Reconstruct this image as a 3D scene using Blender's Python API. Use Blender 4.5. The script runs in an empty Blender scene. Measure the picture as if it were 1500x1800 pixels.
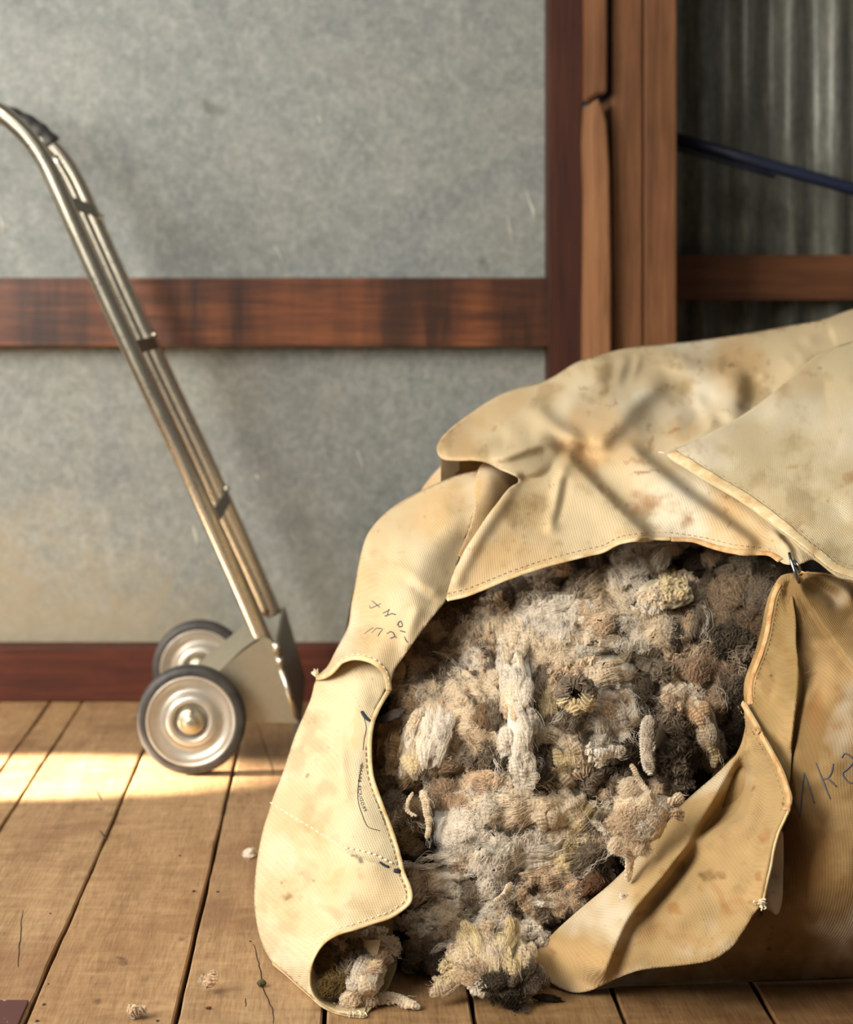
WORLD_S = 0.13
KEY_W = 160
DOOR_W = 46
FRONT_W = 26
SUN_W = 12000
GLOW_W = 160
DENS = 1.25
import bpy, bmesh, math, random
import numpy as np
from mathutils import Vector, Matrix
from mathutils.geometry import delaunay_2d_cdt

random.seed(7)
RNG = np.random.default_rng(11)
SC = bpy.context.scene
COL = SC.collection
F, CX, CY, H = 3000.0, 600.0, 530.0, 0.85     # pixel focal length, vanishing point, eye height

def P(px, py, d):
    return ((px - CX) / F * d, d, H - (py - CY) / F * d)

def floor_d(py):
    return F * H / (py - CY)

def srgb(r, g, b):
    f = lambda c: (c / 255 / 12.92) if c / 255 <= 0.04045 else ((c / 255 + 0.055) / 1.055) ** 2.4
    return (f(r), f(g), f(b))

# ------------------------------------------------------------------ numpy noise
def _hash(ix, iy, seed):
    n = (ix.astype(np.int64) * 374761393 + iy.astype(np.int64) * 668265263 + seed * 1442695041) & 0x7fffffff
    n = ((n ^ (n >> 13)) * 1274126177) & 0x7fffffff
    n = (n ^ (n >> 16)) & 0x7fffffff
    return n / 0x7fffffff * 2 - 1

def vnoise(x, y, seed=0):
    x = np.asarray(x, float); y = np.asarray(y, float)
    ix = np.floor(x); iy = np.floor(y); fx = x - ix; fy = y - iy
    fx = fx * fx * fx * (fx * (fx * 6 - 15) + 10); fy = fy * fy * fy * (fy * (fy * 6 - 15) + 10)
    a = _hash(ix, iy, seed); b = _hash(ix + 1, iy, seed); c = _hash(ix, iy + 1, seed); d = _hash(ix + 1, iy + 1, seed)
    return (a + (b - a) * fx) * (1 - fy) + (c + (d - c) * fx) * fy

def fbm(x, y, scale, octv=4, seed=0, gain=0.5):
    s = 0; amp = 1; tot = 0
    x = np.asarray(x, float) / scale; y = np.asarray(y, float) / scale
    for i in range(octv):
        ca, sa = math.cos(i * 1.3), math.sin(i * 1.3)
        s = s + amp * vnoise(x * ca - y * sa + i * 17.3, x * sa + y * ca + i * 9.1, seed + i * 31); tot += amp
        amp *= gain; x = x * 2.03; y = y * 2.03
    return s / tot

# ------------------------------------------------------------------ node materials
def new_mat(name):
    m = bpy.data.materials.new(name); m.use_nodes = True
    nt = m.node_tree; nt.nodes.clear()
    return m, nt
def N(nt, t, **kw):
    n = nt.nodes.new(t)
    for k, v in kw.items():
        if k.startswith('i_'):
            n.inputs[k[2:].replace('_', ' ')].default_value = v
        else: setattr(n, k, v)
    return n
def L(nt, a, b): nt.links.new(a, b)
def ramp(nt, fac, stops, interp='LINEAR'):
    n = nt.nodes.new('ShaderNodeValToRGB'); cr = n.color_ramp; cr.interpolation = interp
    while len(cr.elements) < len(stops): cr.elements.new(0.5)
    for e, (p, c) in zip(cr.elements, stops):
        e.position = p; e.color = (*c, 1) if len(c) == 3 else c
    L(nt, fac, n.inputs[0]); return n.outputs[0]
def mix(nt, fac, a, b, mode='MIX'):
    n = nt.nodes.new('ShaderNodeMix'); n.data_type = 'RGBA'; n.blend_type = mode
    for sock, v in ((n.inputs[0], fac), (n.inputs[6], a), (n.inputs[7], b)):
        if isinstance(v, bpy.types.NodeSocket): L(nt, v, sock)
        else: sock.default_value = v if not isinstance(v, tuple) else ((*v, 1) if len(v) == 3 else v)
    return n.outputs[2]
def math_(nt, op, a, b=None):
    n = nt.nodes.new('ShaderNodeMath'); n.operation = op
    for i, v in enumerate((a, b)):
        if v is None: continue
        if isinstance(v, bpy.types.NodeSocket): L(nt, v, n.inputs[i])
        else: n.inputs[i].default_value = v
    return n.outputs[0]
def noise(nt, vec, scale, detail=4, rough=0.55, dist=0.0):
    n = nt.nodes.new('ShaderNodeTexNoise'); n.inputs['Scale'].default_value = scale
    n.inputs['Detail'].default_value = detail; n.inputs['Roughness'].default_value = rough
    n.inputs['Distortion'].default_value = dist
    if vec is not None: L(nt, vec, n.inputs['Vector'])
    return n.outputs['Fac']
def mapping(nt, vec, scale=(1, 1, 1), loc=(0, 0, 0)):
    n = nt.nodes.new('ShaderNodeMapping'); n.inputs['Scale'].default_value = scale; n.inputs['Location'].default_value = loc
    L(nt, vec, n.inputs['Vector']); return n.outputs[0]
def finish(nt, color, rough=0.6, metal=0.0, bump=None, bstr=0.3, bdist=0.001, spec=0.5, transl=0.0):
    b = nt.nodes.new('ShaderNodeBsdfPrincipled'); out = nt.nodes.new('ShaderNodeOutputMaterial')
    for k, v in (('Base Color', color), ('Roughness', rough), ('Metallic', metal), ('Specular IOR Level', spec)):
        if isinstance(v, bpy.types.NodeSocket): L(nt, v, b.inputs[k])
        else: b.inputs[k].default_value = v if not isinstance(v, tuple) else (*v, 1)
    if bump is not None:
        bn = nt.nodes.new('ShaderNodeBump'); bn.inputs['Strength'].default_value = bstr; bn.inputs['Distance'].default_value = bdist
        L(nt, bump, bn.inputs['Height']); L(nt, bn.outputs[0], b.inputs['Normal'])
    if transl > 0:
        t = nt.nodes.new('ShaderNodeBsdfTranslucent')
        if isinstance(color, bpy.types.NodeSocket): L(nt, color, t.inputs[0])
        else: t.inputs[0].default_value = (*color, 1)
        mx = nt.nodes.new('ShaderNodeMixShader'); mx.inputs[0].default_value = transl
        L(nt, b.outputs[0], mx.inputs[1]); L(nt, t.outputs[0], mx.inputs[2]); L(nt, mx.outputs[0], out.inputs[0])
    else: L(nt, b.outputs[0], out.inputs[0])
    return b

def objc(nt): return nt.nodes.new('ShaderNodeTexCoord').outputs['Object']

def wood_mat(name, dark, mid, light, axis, rough=0.55, blot=1.0, seed=0.0, spec=0.4, reflect_axis=None):
    """axis = direction of the grain (0 x, 1 y, 2 z)."""
    m, nt = new_mat(name); o = objc(nt)
    sc = [30, 30, 30]; sc[axis] = 1.6
    v = mapping(nt, o, tuple(sc), (seed, seed * 2, seed * 3))
    g = noise(nt, v, 1.3, 8, 0.62, 0.6)
    sc2 = [110, 110, 110]; sc2[axis] = 5
    g2 = noise(nt, mapping(nt, o, tuple(sc2), (seed, 0, 0)), 1.5, 4, 0.6)
    c = ramp(nt, g, [(0.3, dark), (0.5, mid), (0.72, light)])
    c = mix(nt, 0.35, c, ramp(nt, g2, [(0.3, tuple(x * 0.55 for x in mid)), (0.6, light)]), 'MIX')
    sb = [4.0, 4.0, 4.0]; sb[axis] = 2.0
    if reflect_axis is not None: sb = [1.0, 1.0, 1.0]; sb[reflect_axis] = 9.0
    bl = noise(nt, mapping(nt, o, tuple(sb), (seed * 5 + 3, 1, 2)), 1.0, 5, 0.6)
    c = mix(nt, ramp(nt, bl, [(0.40, (0, 0, 0)), (0.62, (blot,) * 3)]), c, tuple(x * 0.32 for x in dark), 'MIX')
    finish(nt, c, rough, 0, g2, 0.35, 0.0015, spec)
    return m

# ------------------------------------------------------------------ object helpers
def put(name, me, mat=None, parent=None, smooth=True):
    o = bpy.data.objects.new(name, me); COL.objects.link(o)
    if mat is not None: me.materials.append(mat)
    if smooth and hasattr(me, 'polygons') and len(me.polygons):
        me.polygons.foreach_set('use_smooth', np.ones(len(me.polygons), bool))
    if parent is not None: o.parent = parent; o.matrix_parent_inverse = Matrix.Translation(parent.location).inverted()
    return o
def mesh_from(verts, faces):
    me = bpy.data.meshes.new('m'); me.from_pydata([tuple(map(float, v)) for v in verts], [], [tuple(f) for f in faces]); me.update(); return me
def tag(o, label=None, cat=None, group=None, kind=None):
    for k, v in (('label', label), ('category', cat), ('group', group), ('kind', kind)):
        if v: o[k] = v
    return o
def empty(name, loc=(0, 0, 0)):
    o = bpy.data.objects.new(name, None); COL.objects.link(o); o.location = loc; o.empty_display_size = 0.05; return o

def box(name, x0, x1, y0, y1, z0, z1, mat, parent=None, bev=0.002, wob=0.0, seed=1):
    bm = bmesh.new(); bmesh.ops.create_cube(bm, size=1)
    for v in bm.verts:
        v.co = Vector((x0 + (x1 - x0) * (v.co.x + .5), y0 + (y1 - y0) * (v.co.y + .5), z0 + (z1 - z0) * (v.co.z + .5)))
    if bev: bmesh.ops.bevel(bm, geom=bm.edges[:], offset=bev, segments=2, affect='EDGES', profile=0.6)
    me = bpy.data.meshes.new(name); bm.to_mesh(me); bm.free()
    o = put(name, me, mat, parent, smooth=False)
    return o

def frames(pts):
    pts = np.asarray(pts, float); t = np.gradient(pts, axis=0); t /= np.linalg.norm(t, axis=1)[:, None] + 1e-12
    n = np.zeros_like(t); ref = np.array([0, 0, 1.0]) if abs(t[0][2]) < .9 else np.array([1.0, 0, 0])
    n[0] = np.cross(ref, t[0]); n[0] /= np.linalg.norm(n[0])
    for i in range(1, len(t)):
        v = n[i - 1] - t[i] * np.dot(n[i - 1], t[i]); n[i] = v / (np.linalg.norm(v) + 1e-12)
    return pts, t, n, np.cross(t, n)

def tube_data(pts, r, seg=12, cap=True, r2=None, nfix=None):
    pts, t, n, b = frames(pts); k = len(pts); r = np.broadcast_to(np.asarray(r, float), (k,)); r2 = r if r2 is None else np.broadcast_to(np.asarray(r2, float), (k,))
    if nfix is not None:   # flat axis of the section follows the given normals
        b = np.asarray(nfix, float); b = b - t * np.sum(b * t, 1)[:, None]; b /= np.linalg.norm(b, axis=1)[:, None] + 1e-12; n = np.cross(b, t)
    V = []; Fc = []
    for i in range(k):
        for j in range(seg):
            a = 2 * math.pi * j / seg
            V.append(pts[i] + n[i] * math.cos(a) * r[i] + b[i] * math.sin(a) * r2[i])
    for i in range(k - 1):
        for j in range(seg):
            j2 = (j + 1) % seg; Fc.append((i * seg + j, i * seg + j2, (i + 1) * seg + j2, (i + 1) * seg + j))
    if cap: Fc.append(tuple(range(seg))[::-1]); Fc.append(tuple((k - 1) * seg + j for j in range(seg)))
    return V, Fc
class MB:
    def __init__(s): s.V = []; s.F = []
    def add(s, vf):
        o = len(s.V); s.V += list(vf[0]); s.F += [tuple(i + o for i in f) for f in vf[1]]; return s
    def tube(s, *a, **k): return s.add(tube_data(*a, **k))
    def build(s, name, mat, parent=None, smooth=True):
        return put(name, mesh_from(s.V, s.F), mat, parent, smooth)
def lathe(profile, seg=64, closed=False):
    """profile: (radius, y) pairs turned about the y axis."""
    V = []; Fc = []; k = len(profile)
    for r, y in profile:
        for j in range(seg):
            a = 2 * math.pi * j / seg; V.append((r * math.cos(a), y, r * math.sin(a)))
    rng = range(k if closed else k - 1)
    for i in rng:
        i2 = (i + 1) % k
        for j in range(seg):
            j2 = (j + 1) % seg; Fc.append((i * seg + j, i2 * seg + j, i2 * seg + j2, i * seg + j2))
    return V, Fc
def catmull(pts, n=8, closed=False):
    pts = np.asarray(pts, float); out = []; k = len(pts)
    for i in range(k if closed else k - 1):
        if closed: a, b, c, d = (pts[(i + j) % k] for j in (-1, 0, 1, 2))
        else: a, b, c, d = pts[max(i - 1, 0)], pts[i], pts[i + 1], pts[min(i + 2, k - 1)]
        for u in np.linspace(0, 1, n, endpoint=False):
            out.append(0.5 * ((2 * b) + (-a + c) * u + (2 * a - 5 * b + 4 * c - d) * u * u + (-a + 3 * b - 3 * c + d) * u ** 3))
    if not closed: out.append(pts[-1])
    return np.array(out)
def resample(pts, step, closed=False):
    pts = np.asarray(pts, float)
    if closed: pts = np.vstack([pts, pts[:1]])
    s = np.r_[0, np.cumsum(np.linalg.norm(np.diff(pts, axis=0), axis=1))]; n = max(2, int(round(s[-1] / step)) + 1)
    u = np.linspace(0, s[-1], n); o = np.stack([np.interp(u, s, pts[:, i]) for i in range(pts.shape[1])], 1)
    return o[:-1] if closed else o

# ------------------------------------------------------------------ camera
cam = bpy.data.cameras.new('camera'); co = bpy.data.objects.new('camera', cam); COL.objects.link(co)
co.location = (0, 0, H); co.rotation_euler = (math.pi / 2, 0, 0)
cam.sensor_fit = 'HORIZONTAL'; cam.sensor_width = 36; cam.lens = 36 * F / 1500
cam.shift_x = (750 - CX) / 1500; cam.shift_y = -(900 - CY) / 1500
cam.dof.use_dof = True; cam.dof.focus_distance = 2.16; cam.dof.aperture_fstop = 4.5; cam.clip_start = 0.05
SC.camera = co
SC.view_settings.view_transform = 'Standard'; SC.view_settings.look = 'None'; SC.view_settings.gamma = 1
SC.view_settings.use_curve_mapping = False; SC.view_settings.exposure = 0.0

# ------------------------------------------------------------------ light
w = bpy.data.worlds.new('world'); SC.world = w; w.use_nodes = True
w.node_tree.nodes['Background'].inputs[0].default_value = (0.95, 0.93, 0.90, 1); w.node_tree.nodes['Background'].inputs[1].default_value = WORLD_S
def area(name, loc, target, sx, sy, power, color):
    l = bpy.data.lights.new(name, 'AREA'); l.shape = 'RECTANGLE'; l.size = sx; l.size_y = sy; l.energy = power; l.color = color
    o = bpy.data.objects.new(name, l); COL.objects.link(o); o.location = loc
    o.rotation_euler = (Vector(target) - Vector(loc)).to_track_quat('-Z', 'Y').to_euler(); return o
area('daylight_door', (-2.2, 0.55, 1.75), (0.3, 2.3, 0.4), 1.4, 1.4, KEY_W, (1.0, 0.965, 0.90))
area('daylight_window', (-2.5, 2.75, 1.6), (0.3, 3.0, 0.5), 1.0, 1.5, DOOR_W, (1.0, 0.965, 0.90))
area('top_fill', (-0.7, 1.0, 2.7), (0.5, 2.9, 0.3), 1.0, 1.0, FRONT_W, (1.0, 0.965, 0.90))  # added fill from above, not a roof opening
def spot(name, loc, target, ang, power, color, blend=0.7, rad=0.01):
    l = bpy.data.lights.new(name, 'SPOT'); l.energy = power; l.color = color; l.spot_size = math.radians(ang); l.spot_blend = blend; l.shadow_soft_size = rad
    o = bpy.data.objects.new(name, l); COL.objects.link(o); o.location = loc
    o.rotation_euler = (Vector(target) - Vector(loc)).to_track_quat('-Z', 'Y').to_euler(); return o
spot('low_sun', (-3.3, 2.95, 0.80), (-0.70, 3.05, 0.0), 7.0, SUN_W, (1.0, 0.92, 0.76), 0.6)
spot('low_sun_glow', (-2.9, 2.7, 0.7), (-0.78, 3.62, 0.22), 19, GLOW_W, (1.0, 0.84, 0.6), 1.0, 0.08)

# ------------------------------------------------------------------ room
m, nt = new_mat('galvanised_sheet'); o_ = objc(nt)
n1 = noise(nt, mapping(nt, o_, (1, 1, 1)), 62, 5, 0.8, 0.4); n2 = noise(nt, o_, 3.2, 5, 0.6, 0.4); n3 = noise(nt, mapping(nt, o_, (1, 1, 1.0)), 30, 7, 0.85, 0.3)
c = ramp(nt, n1, [(0.34, srgb(88, 92, 89)), (0.5, srgb(150, 153, 146)), (0.66, srgb(204, 204, 194))])
c = mix(nt, 0.5, c, ramp(nt, n3, [(0.36, srgb(84, 88, 86)), (0.5, srgb(148, 151, 144)), (0.64, srgb(206, 206, 196))]))
c = mix(nt, 0.5, c, ramp(nt, n2, [(0.3, srgb(128, 133, 134)), (0.5, srgb(152, 155, 150)), (0.7, srgb(168, 167, 154))]))
sx = N(nt, 'ShaderNodeSeparateXYZ'); L(nt, o_, sx.inputs[0])
# tan tone, stronger towards the lower left of the sheet, broken by noise
bl = math_(nt, 'ADD', math_(nt, 'MULTIPLY', sx.outputs[2], -2.2), math_(nt, 'MULTIPLY', sx.outputs[0], -0.9))
bl = math_(nt, 'ADD', bl, math_(nt, 'MULTIPLY', noise(nt, o_, 9, 9, 0.78, 0.6), 1.7))
c = mix(nt, math_(nt, 'MULTIPLY', ramp(nt, bl, [(0.42, (0, 0, 0)), (0.95, (1, 1, 1))]), 0.6), c, srgb(172, 156, 124))
n4 = noise(nt, mapping(nt, o_, (5, 5, 0.9), (3, 1, 7)), 3, 6, 0.7, 0.5)
c = mix(nt, math_(nt, 'MULTIPLY', ramp(nt, n4, [(0.62, (0, 0, 0)), (0.75, (1, 1, 1))]), 0.5), c, srgb(190, 188, 178))
n5 = noise(nt, mapping(nt, o_, (1, 1, 1), (9, 1, 2)), 9, 3, 0.5, 0.2)
c = mix(nt, ramp(nt, n5, [(0.70, (0, 0, 0)), (0.76, (0.55,) * 3)]), c, srgb(84, 80, 72))
c = mix(nt, 1.0, c, (0.74, 0.74, 0.735), 'MULTIPLY')
finish(nt, c, 0.62, 0.12, n1, 0.25, 0.001, 0.35); M_SHEET = m

WY = 3.68
wl = box('wall_back', -2.6, P(985, 0, WY)[0], WY, WY + 0.02, 0, 2.6, M_SHEET, bev=0); tag(wl, kind='structure')
# scratches on the sheet: thin raised oxide streaks
mw, nt = new_mat('white_oxide'); finish(nt, srgb(178, 176, 164), 0.8)
sb = MB()
for (x0, y0, x1, y1, r) in [(484, 432, 500, 468, .0028), (926, 336, 944, 400, .004), (893, 378, 901, 440, .0026), (628, 792, 642, 836, .0026), (450, 835, 455, 845, .006), (512, 940, 518, 950, .0025),
                            (340, 925, 348, 965, .005), (0, 380, 6, 410, .005), (690, 505, 694, 512, .002), (560, 205, 565, 220, .003), (936, 360, 940, 385, .005)]:
    if 487 < y0 < 607: continue
    a = np.array(P(x0, y0, WY - .0004)); b = np.array(P(x1, y1, WY - .0004))
    sb.tube([a, a * .5 + b * .5 + np.array([.002, 0, 0]), b], [r * .3, r * .6, r * .3], 8, r2=.0006, nfix=[(0, 1, 0)] * 3)
sb.build('oxide_streaks', mw, wl)

M_RAIL = wood_mat('red_rail_wood', srgb(46, 24, 13), srgb(88, 46, 24), srgb(140, 82, 44), 0, 0.42, 0.8, 1.7, 0.5, reflect_axis=0)  # dark and light bands along the rail paint reflections into the wood
M_PLATE = wood_mat('base_plate_wood', srgb(46, 20, 12), srgb(88, 38, 22), srgb(116, 56, 32), 0, 0.6, 0.5, 4.0, 0.3)
M_POST = wood_mat('post_wood', srgb(78, 48, 28), srgb(116, 74, 44), srgb(148, 100, 64), 2, 0.62, 0.35, 2.3, 0.3)
M_POSTL = wood_mat('post_wood_light', srgb(96, 60, 36), srgb(140, 94, 60), srgb(174, 126, 86), 2, 0.6, 0.3, 6.3, 0.3)
M_SHADEP = wood_mat('shaded_post_wood', srgb(38, 20, 14), srgb(62, 32, 22), srgb(84, 46, 30), 2, 0.65, 0.3, 8.3, 0.25)  # darker post wood, shade of the recess put into its colour
M_RRAIL = wood_mat('right_rail_wood', srgb(70, 42, 24), srgb(104, 64, 38), srgb(130, 84, 52), 0, 0.6, 0.3, 9.1, 0.3)
RD = 3.62
def wallbox(name, px0, px1, py0, py1, d, depth, mat, bev=0.003, kind=True, parent=None):
    x0, _, z1 = P(px0, py0, d); x1, _, z0 = P(px1, py1, d)
    o = box(name, x0, x1, d, d + depth, max(z0, 0), z1, mat, parent, bev)
    if kind: tag(o, kind='structure')
    return o
r_ = wallbox('trim_1', -900, 966, 488, 609, RD, 0.06, M_RAIL)
bp = box('baseboard_back', -2.6, P(985, 0, RD)[0], RD, WY + .001, 0, P(0, 1138, RD)[2], M_PLATE, bev=0.004); tag(bp, kind='structure')
wallbox('trim_2', 965, 1026, -700, 2000, RD - .012, 0.09, M_SHADEP)
wallbox('trim_3', 1076, 1130, -700, 2000, 3.47, 0.2, M_POST, 0.004)
wallbox('trim_4', 1133, 1190, -700, 2000, 3.466, 0.42, M_POST, 0.004)
# front stud split in two lengths with a waney lower end
def prism(name, poly, d0, d1, mat, bev=0.004):
    bm = bmesh.new()
    a = [bm.verts.new(P(x, y, d0)) for x, y in poly]; b = [bm.verts.new((v.co.x - ix, d1, v.co.z)) for v, ix in zip(a, [0] * len(a))]
    k = len(a); bm.faces.new(a); bm.faces.new(b[::-1])
    for i in range(k): bm.faces.new((a[i], b[i], b[(i + 1) % k], a[(i + 1) % k]))
    bmesh.ops.recalc_face_normals(bm, faces=bm.faces[:]); bmesh.ops.bevel(bm, geom=[e for e in bm.edges], offset=bev, segments=2, affect='EDGES')
    me = bpy.data.meshes.new(name); bm.to_mesh(me); bm.free(); return put(name, me, mat, None, False)
tag(prism('trim_5', [(1046, -700), (1069, -700), (1068, 163), (1046, 166)], 3.44, 3.65, M_POST), kind='structure')
tag(prism('trim_6', [(1047, 172), (1055, 176), (1067, 215), (1072, 300), (1075, 480), (1075, 2000), (1047, 2000), (1045, 620), (1047, 330), (1044, 240)], 3.43, 3.66, M_POSTL), kind='structure')

# corrugated iron, recessed behind the posts
m, nt = new_mat('corrugated_iron'); o_ = objc(nt)
n1 = noise(nt, mapping(nt, o_, (14, 1, 1.4)), 4, 7, 0.75, 0.5); n2 = noise(nt, o_, 60, 3, 0.6)
c = ramp(nt, n1, [(0.3, srgb(82, 83, 74)), (0.5, srgb(124, 124, 112)), (0.62, srgb(158, 157, 142)), (0.74, srgb(205, 202, 184))])
c = mix(nt, 0.3, c, ramp(nt, n2, [(0.3, srgb(70, 72, 66)), (0.7, srgb(140, 138, 124))]))
finish(nt, c, 0.40, 0.15, n1, 0.2, 0.001, 0.5); M_CORR = m
CD = 3.86; pitch = 77 / F * CD; x0, x1 = P(1100, 0, CD)[0], P(2300, 0, CD)[0]
V = []; Fc = []; xs = np.arange(x0, x1, pitch / 22)
for x in xs:
    y = CD - 0.014 * math.cos(2 * math.pi * (x - P(1237, 0, CD)[0]) / pitch)
    V += [(x, y, 0.0), (x, y, 2.6)]
Fc = [(2 * i, 2 * i + 2, 2 * i + 3, 2 * i + 1) for i in range(len(xs) - 1)]
wr = put('wall_right', mesh_from(V, Fc), M_CORR); tag(wr, kind='structure')
md = wr.modifiers.new('s', 'SOLIDIFY'); md.thickness = 0.0012
box_r = wallbox('trim_7', 1180, 2200, 448, 528, 3.77, 0.075, M_RRAIL)
# fine joint across that rail
mj, nt = new_mat('dark_joint'); finish(nt, srgb(40, 22, 14), 0.8)

# back and side shell of the shed out of view, daylight door on the left
M_SHELL, nt = new_mat('shed_shell'); finish(nt, srgb(96, 84, 68), 0.8)

# floor boards
m, nt = new_mat('worn_floorboards'); o_ = objc(nt)
att = N(nt, 'ShaderNodeAttribute'); att.attribute_name = 'board'
gx = noise(nt, mapping(nt, o_, (34, 2.6, 1)), 1.2, 9, 0.65, 1.2); gy = noise(nt, mapping(nt, o_, (5, 16, 1)), 3.0, 8, 0.68, 0.5); gf = noise(nt, mapping(nt, o_, (300, 26, 1)), 1, 3, 0.6); bl = noise(nt, o_, 3.3, 6, 0.6, 0.3)
c = ramp(nt, gx, [(0.3, srgb(104, 78, 50)), (0.5, srgb(154, 122, 86)), (0.72, srgb(186, 156, 116))])
c = mix(nt, 0.5, c, ramp(nt, gy, [(0.28, srgb(84, 62, 42)), (0.5, srgb(150, 118, 82)), (0.7, srgb(188, 158, 116))]))
c = mix(nt, 0.25, c, ramp(nt, gf, [(0.3, srgb(84, 62, 42)), (0.62, srgb(184, 156, 120))]))
c = mix(nt, math_(nt, 'MULTIPLY', ramp(nt, bl, [(0.36, (1, 1, 1)), (0.5, (0, 0, 0))]), 0.5), c, srgb(112, 76, 48))
sp = noise(nt, mapping(nt, o_, (22, 12, 1), (4, 4, 0)), 1, 3, 0.5, 0.4)
c = mix(nt, ramp(nt, sp, [(0.70, (0, 0, 0)), (0.78, (0.75,) * 3)]), c, srgb(78, 52, 40))
sp2 = noise(nt, mapping(nt, o_, (60, 40, 1), (1, 8, 0)), 1, 4, 0.6, 0.8)
c = mix(nt, ramp(nt, sp2, [(0.70, (0, 0, 0)), (0.76, (0.5,) * 3)]), c, srgb(205, 180, 146))
smr = noise(nt, mapping(nt, o_, (2.6, 5, 1), (7, 3, 0)), 1, 5, .6, .5)
c = mix(nt, ramp(nt, smr, [(0.56, (0, 0, 0)), (0.68, (0.45,) * 3)]), c, srgb(112, 82, 62))
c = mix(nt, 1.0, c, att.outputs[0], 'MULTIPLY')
hb = math_(nt, 'ADD', gf, math_(nt, 'MULTIPLY', gy, 0.8))
finish(nt, c, math_(nt, 'ADD', math_(nt, 'MULTIPLY', gy, 0.25), 0.38), 0, hb, 0.35, 0.0012, 0.35); M_FLOOR = m
K = 1 / F * floor_d(1800)      # metres per pixel at the bottom edge of the frame
gaps = [-1600, -1300, -1020, -760, -487, -322, -222, 42, 308, 571, 836, 1101, 1366, 1632, 1898, 2164, 2430]
V = []; Fc = []; BC = []
bmf = bmesh.new(); lay = bmf.loops.layers.float_color.new('board')
tones = {3: 1.0, 4: 1.02, 5: 1.0, 6: .99, 7: 1.02, 8: .96, 9: 0.88, 10: .70, 11: .64, 12: .60, 13: .60}  # boards further right toned darker, painting in the shade on that side
for i in range(len(gaps) - 1):
    gw = 4.0 if gaps[i] != -322 else 2
    xa = (gaps[i] - CX + gw) * K; xb = (gaps[i + 1] - CX - gw) * K
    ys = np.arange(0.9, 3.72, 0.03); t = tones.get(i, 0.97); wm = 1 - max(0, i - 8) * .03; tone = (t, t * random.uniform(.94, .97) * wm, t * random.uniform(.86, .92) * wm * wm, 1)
    wob = lambda s: [0.0011 * float(vnoise(y * 9, s * 3.7, 5)) + 0.0006 * float(vnoise(y * 40, s * 1.7, 6)) for y in ys]
    wa, wb = wob(i * 2), wob(i * 2 + 1); rows = []
    for k, y in enumerate(ys):
        rows.append([bmf.verts.new(p) for p in ((xa + wa[k], y, -0.022), (xa + wa[k], y, -0.0022), (xa + wa[k] + .0022, y, 0), (xb + wb[k] - .0022, y, 0), (xb + wb[k], y, -0.0022), (xb + wb[k], y, -0.022))])
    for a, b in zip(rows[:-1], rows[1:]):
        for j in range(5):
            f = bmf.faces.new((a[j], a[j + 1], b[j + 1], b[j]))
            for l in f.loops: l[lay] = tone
me = bpy.data.meshes.new('floor'); bmf.to_mesh(me); bmf.free()
fl = put('floor', me, M_FLOOR, None, False); tag(fl, kind='structure')
mg, nt = new_mat('underfloor_dark'); finish(nt, srgb(22, 14, 9), 0.95)  # near-black sheet below the board gaps
sub = put('under_floor', mesh_from([(-3, .8, -.021), (3, .8, -.021), (3, 3.9, -.021), (-3, 3.9, -.021)], [(0, 1, 2, 3)]), mg, fl)
# cracks, nail heads and splinters in the boards
mc, nt = new_mat('crack_black'); finish(nt, srgb(46, 30, 20), 0.9)
cb = MB()
def floor_line(pts, r, mb, h=.0003):
    q = resample(catmull(pts, 6), 5); q = q + np.stack([fbm(q[:, 0], q[:, 1], 9, 2, 3) * 2.5, q[:, 1] * 0], 1)
    p3 = [P(x, y, floor_d(y)) for x, y in q]; p3 = [(a, b, h) for a, b, c in p3]
    k = len(p3); rr = r * np.sin(np.linspace(.15, math.pi - .15, k)) ** .5
    mb.tube(p3, rr, 6, r2=.0004, nfix=[(0, 0, 1)] * k)
floor_line([(40, 1600), (36, 1640), (31, 1700)], .0007, cb)
floor_line([(446, 1660), (458, 1705), (463, 1735), (478, 1775), (482, 1802)], .0008, cb)
floor_line([(430, 1755), (432, 1770)], .0006, cb)
floor_line([(168, 1388), (178, 1408)], .0011, cb)
floor_line([(176, 1460), (186, 1474), (188, 1478)], .0014, cb)
floor_line([(450, 1268), (470, 1325), (482, 1362)], .0008, cb)
for x, y, r in [(77, 1766, .0022), (65, 1795, .0024), (277, 1795, .0020), (341, 1567, .0030), (383, 1568, .0024), (88, 1606, .0016), (440, 1655, .0016), (85, 1730, .0012), (316, 1504, .002), (1178, 1780, .001), (366, 1772, .003), (905, 1785, .001)]:
    d = floor_d(y); x3 = (x - CX) / F * d
    a = [(x3 + r * math.cos(t) * (1 + .3 * math.sin(3 * t + x)), d + 1.4 * r * math.sin(t), .0005) for t in np.linspace(0, 2 * math.pi, 12, endpoint=False)]
    cb.add((a + [(x3, d, .0008)], [(i, (i + 1) % 12, 12) for i in range(12)]))
cb.build('crack_lines', mc, fl)

# dark maroon slab in the bottom corner
mm, nt = new_mat('maroon_paint'); o_ = objc(nt)
cc = mix(nt, ramp(nt, noise(nt, mapping(nt, o_, (60, 25, 10), (2, 0, 0)), 1, 4, .6), [(.62, (0, 0, 0)), (.66, (1, 1, 1))]), srgb(78, 44, 38), srgb(190, 176, 160))
finish(nt, cc, .6)
xR = (42 - CX) * floor_d(1765) / F
sl = box('painted_board', xR - .25, (34 - CX) / F * floor_d(1800), 1.75, floor_d(1763), 0.0003, .004, mm, bev=.001)
tag(sl, 'dark maroon painted board with white chips lying at the bottom left corner', 'board')

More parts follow.
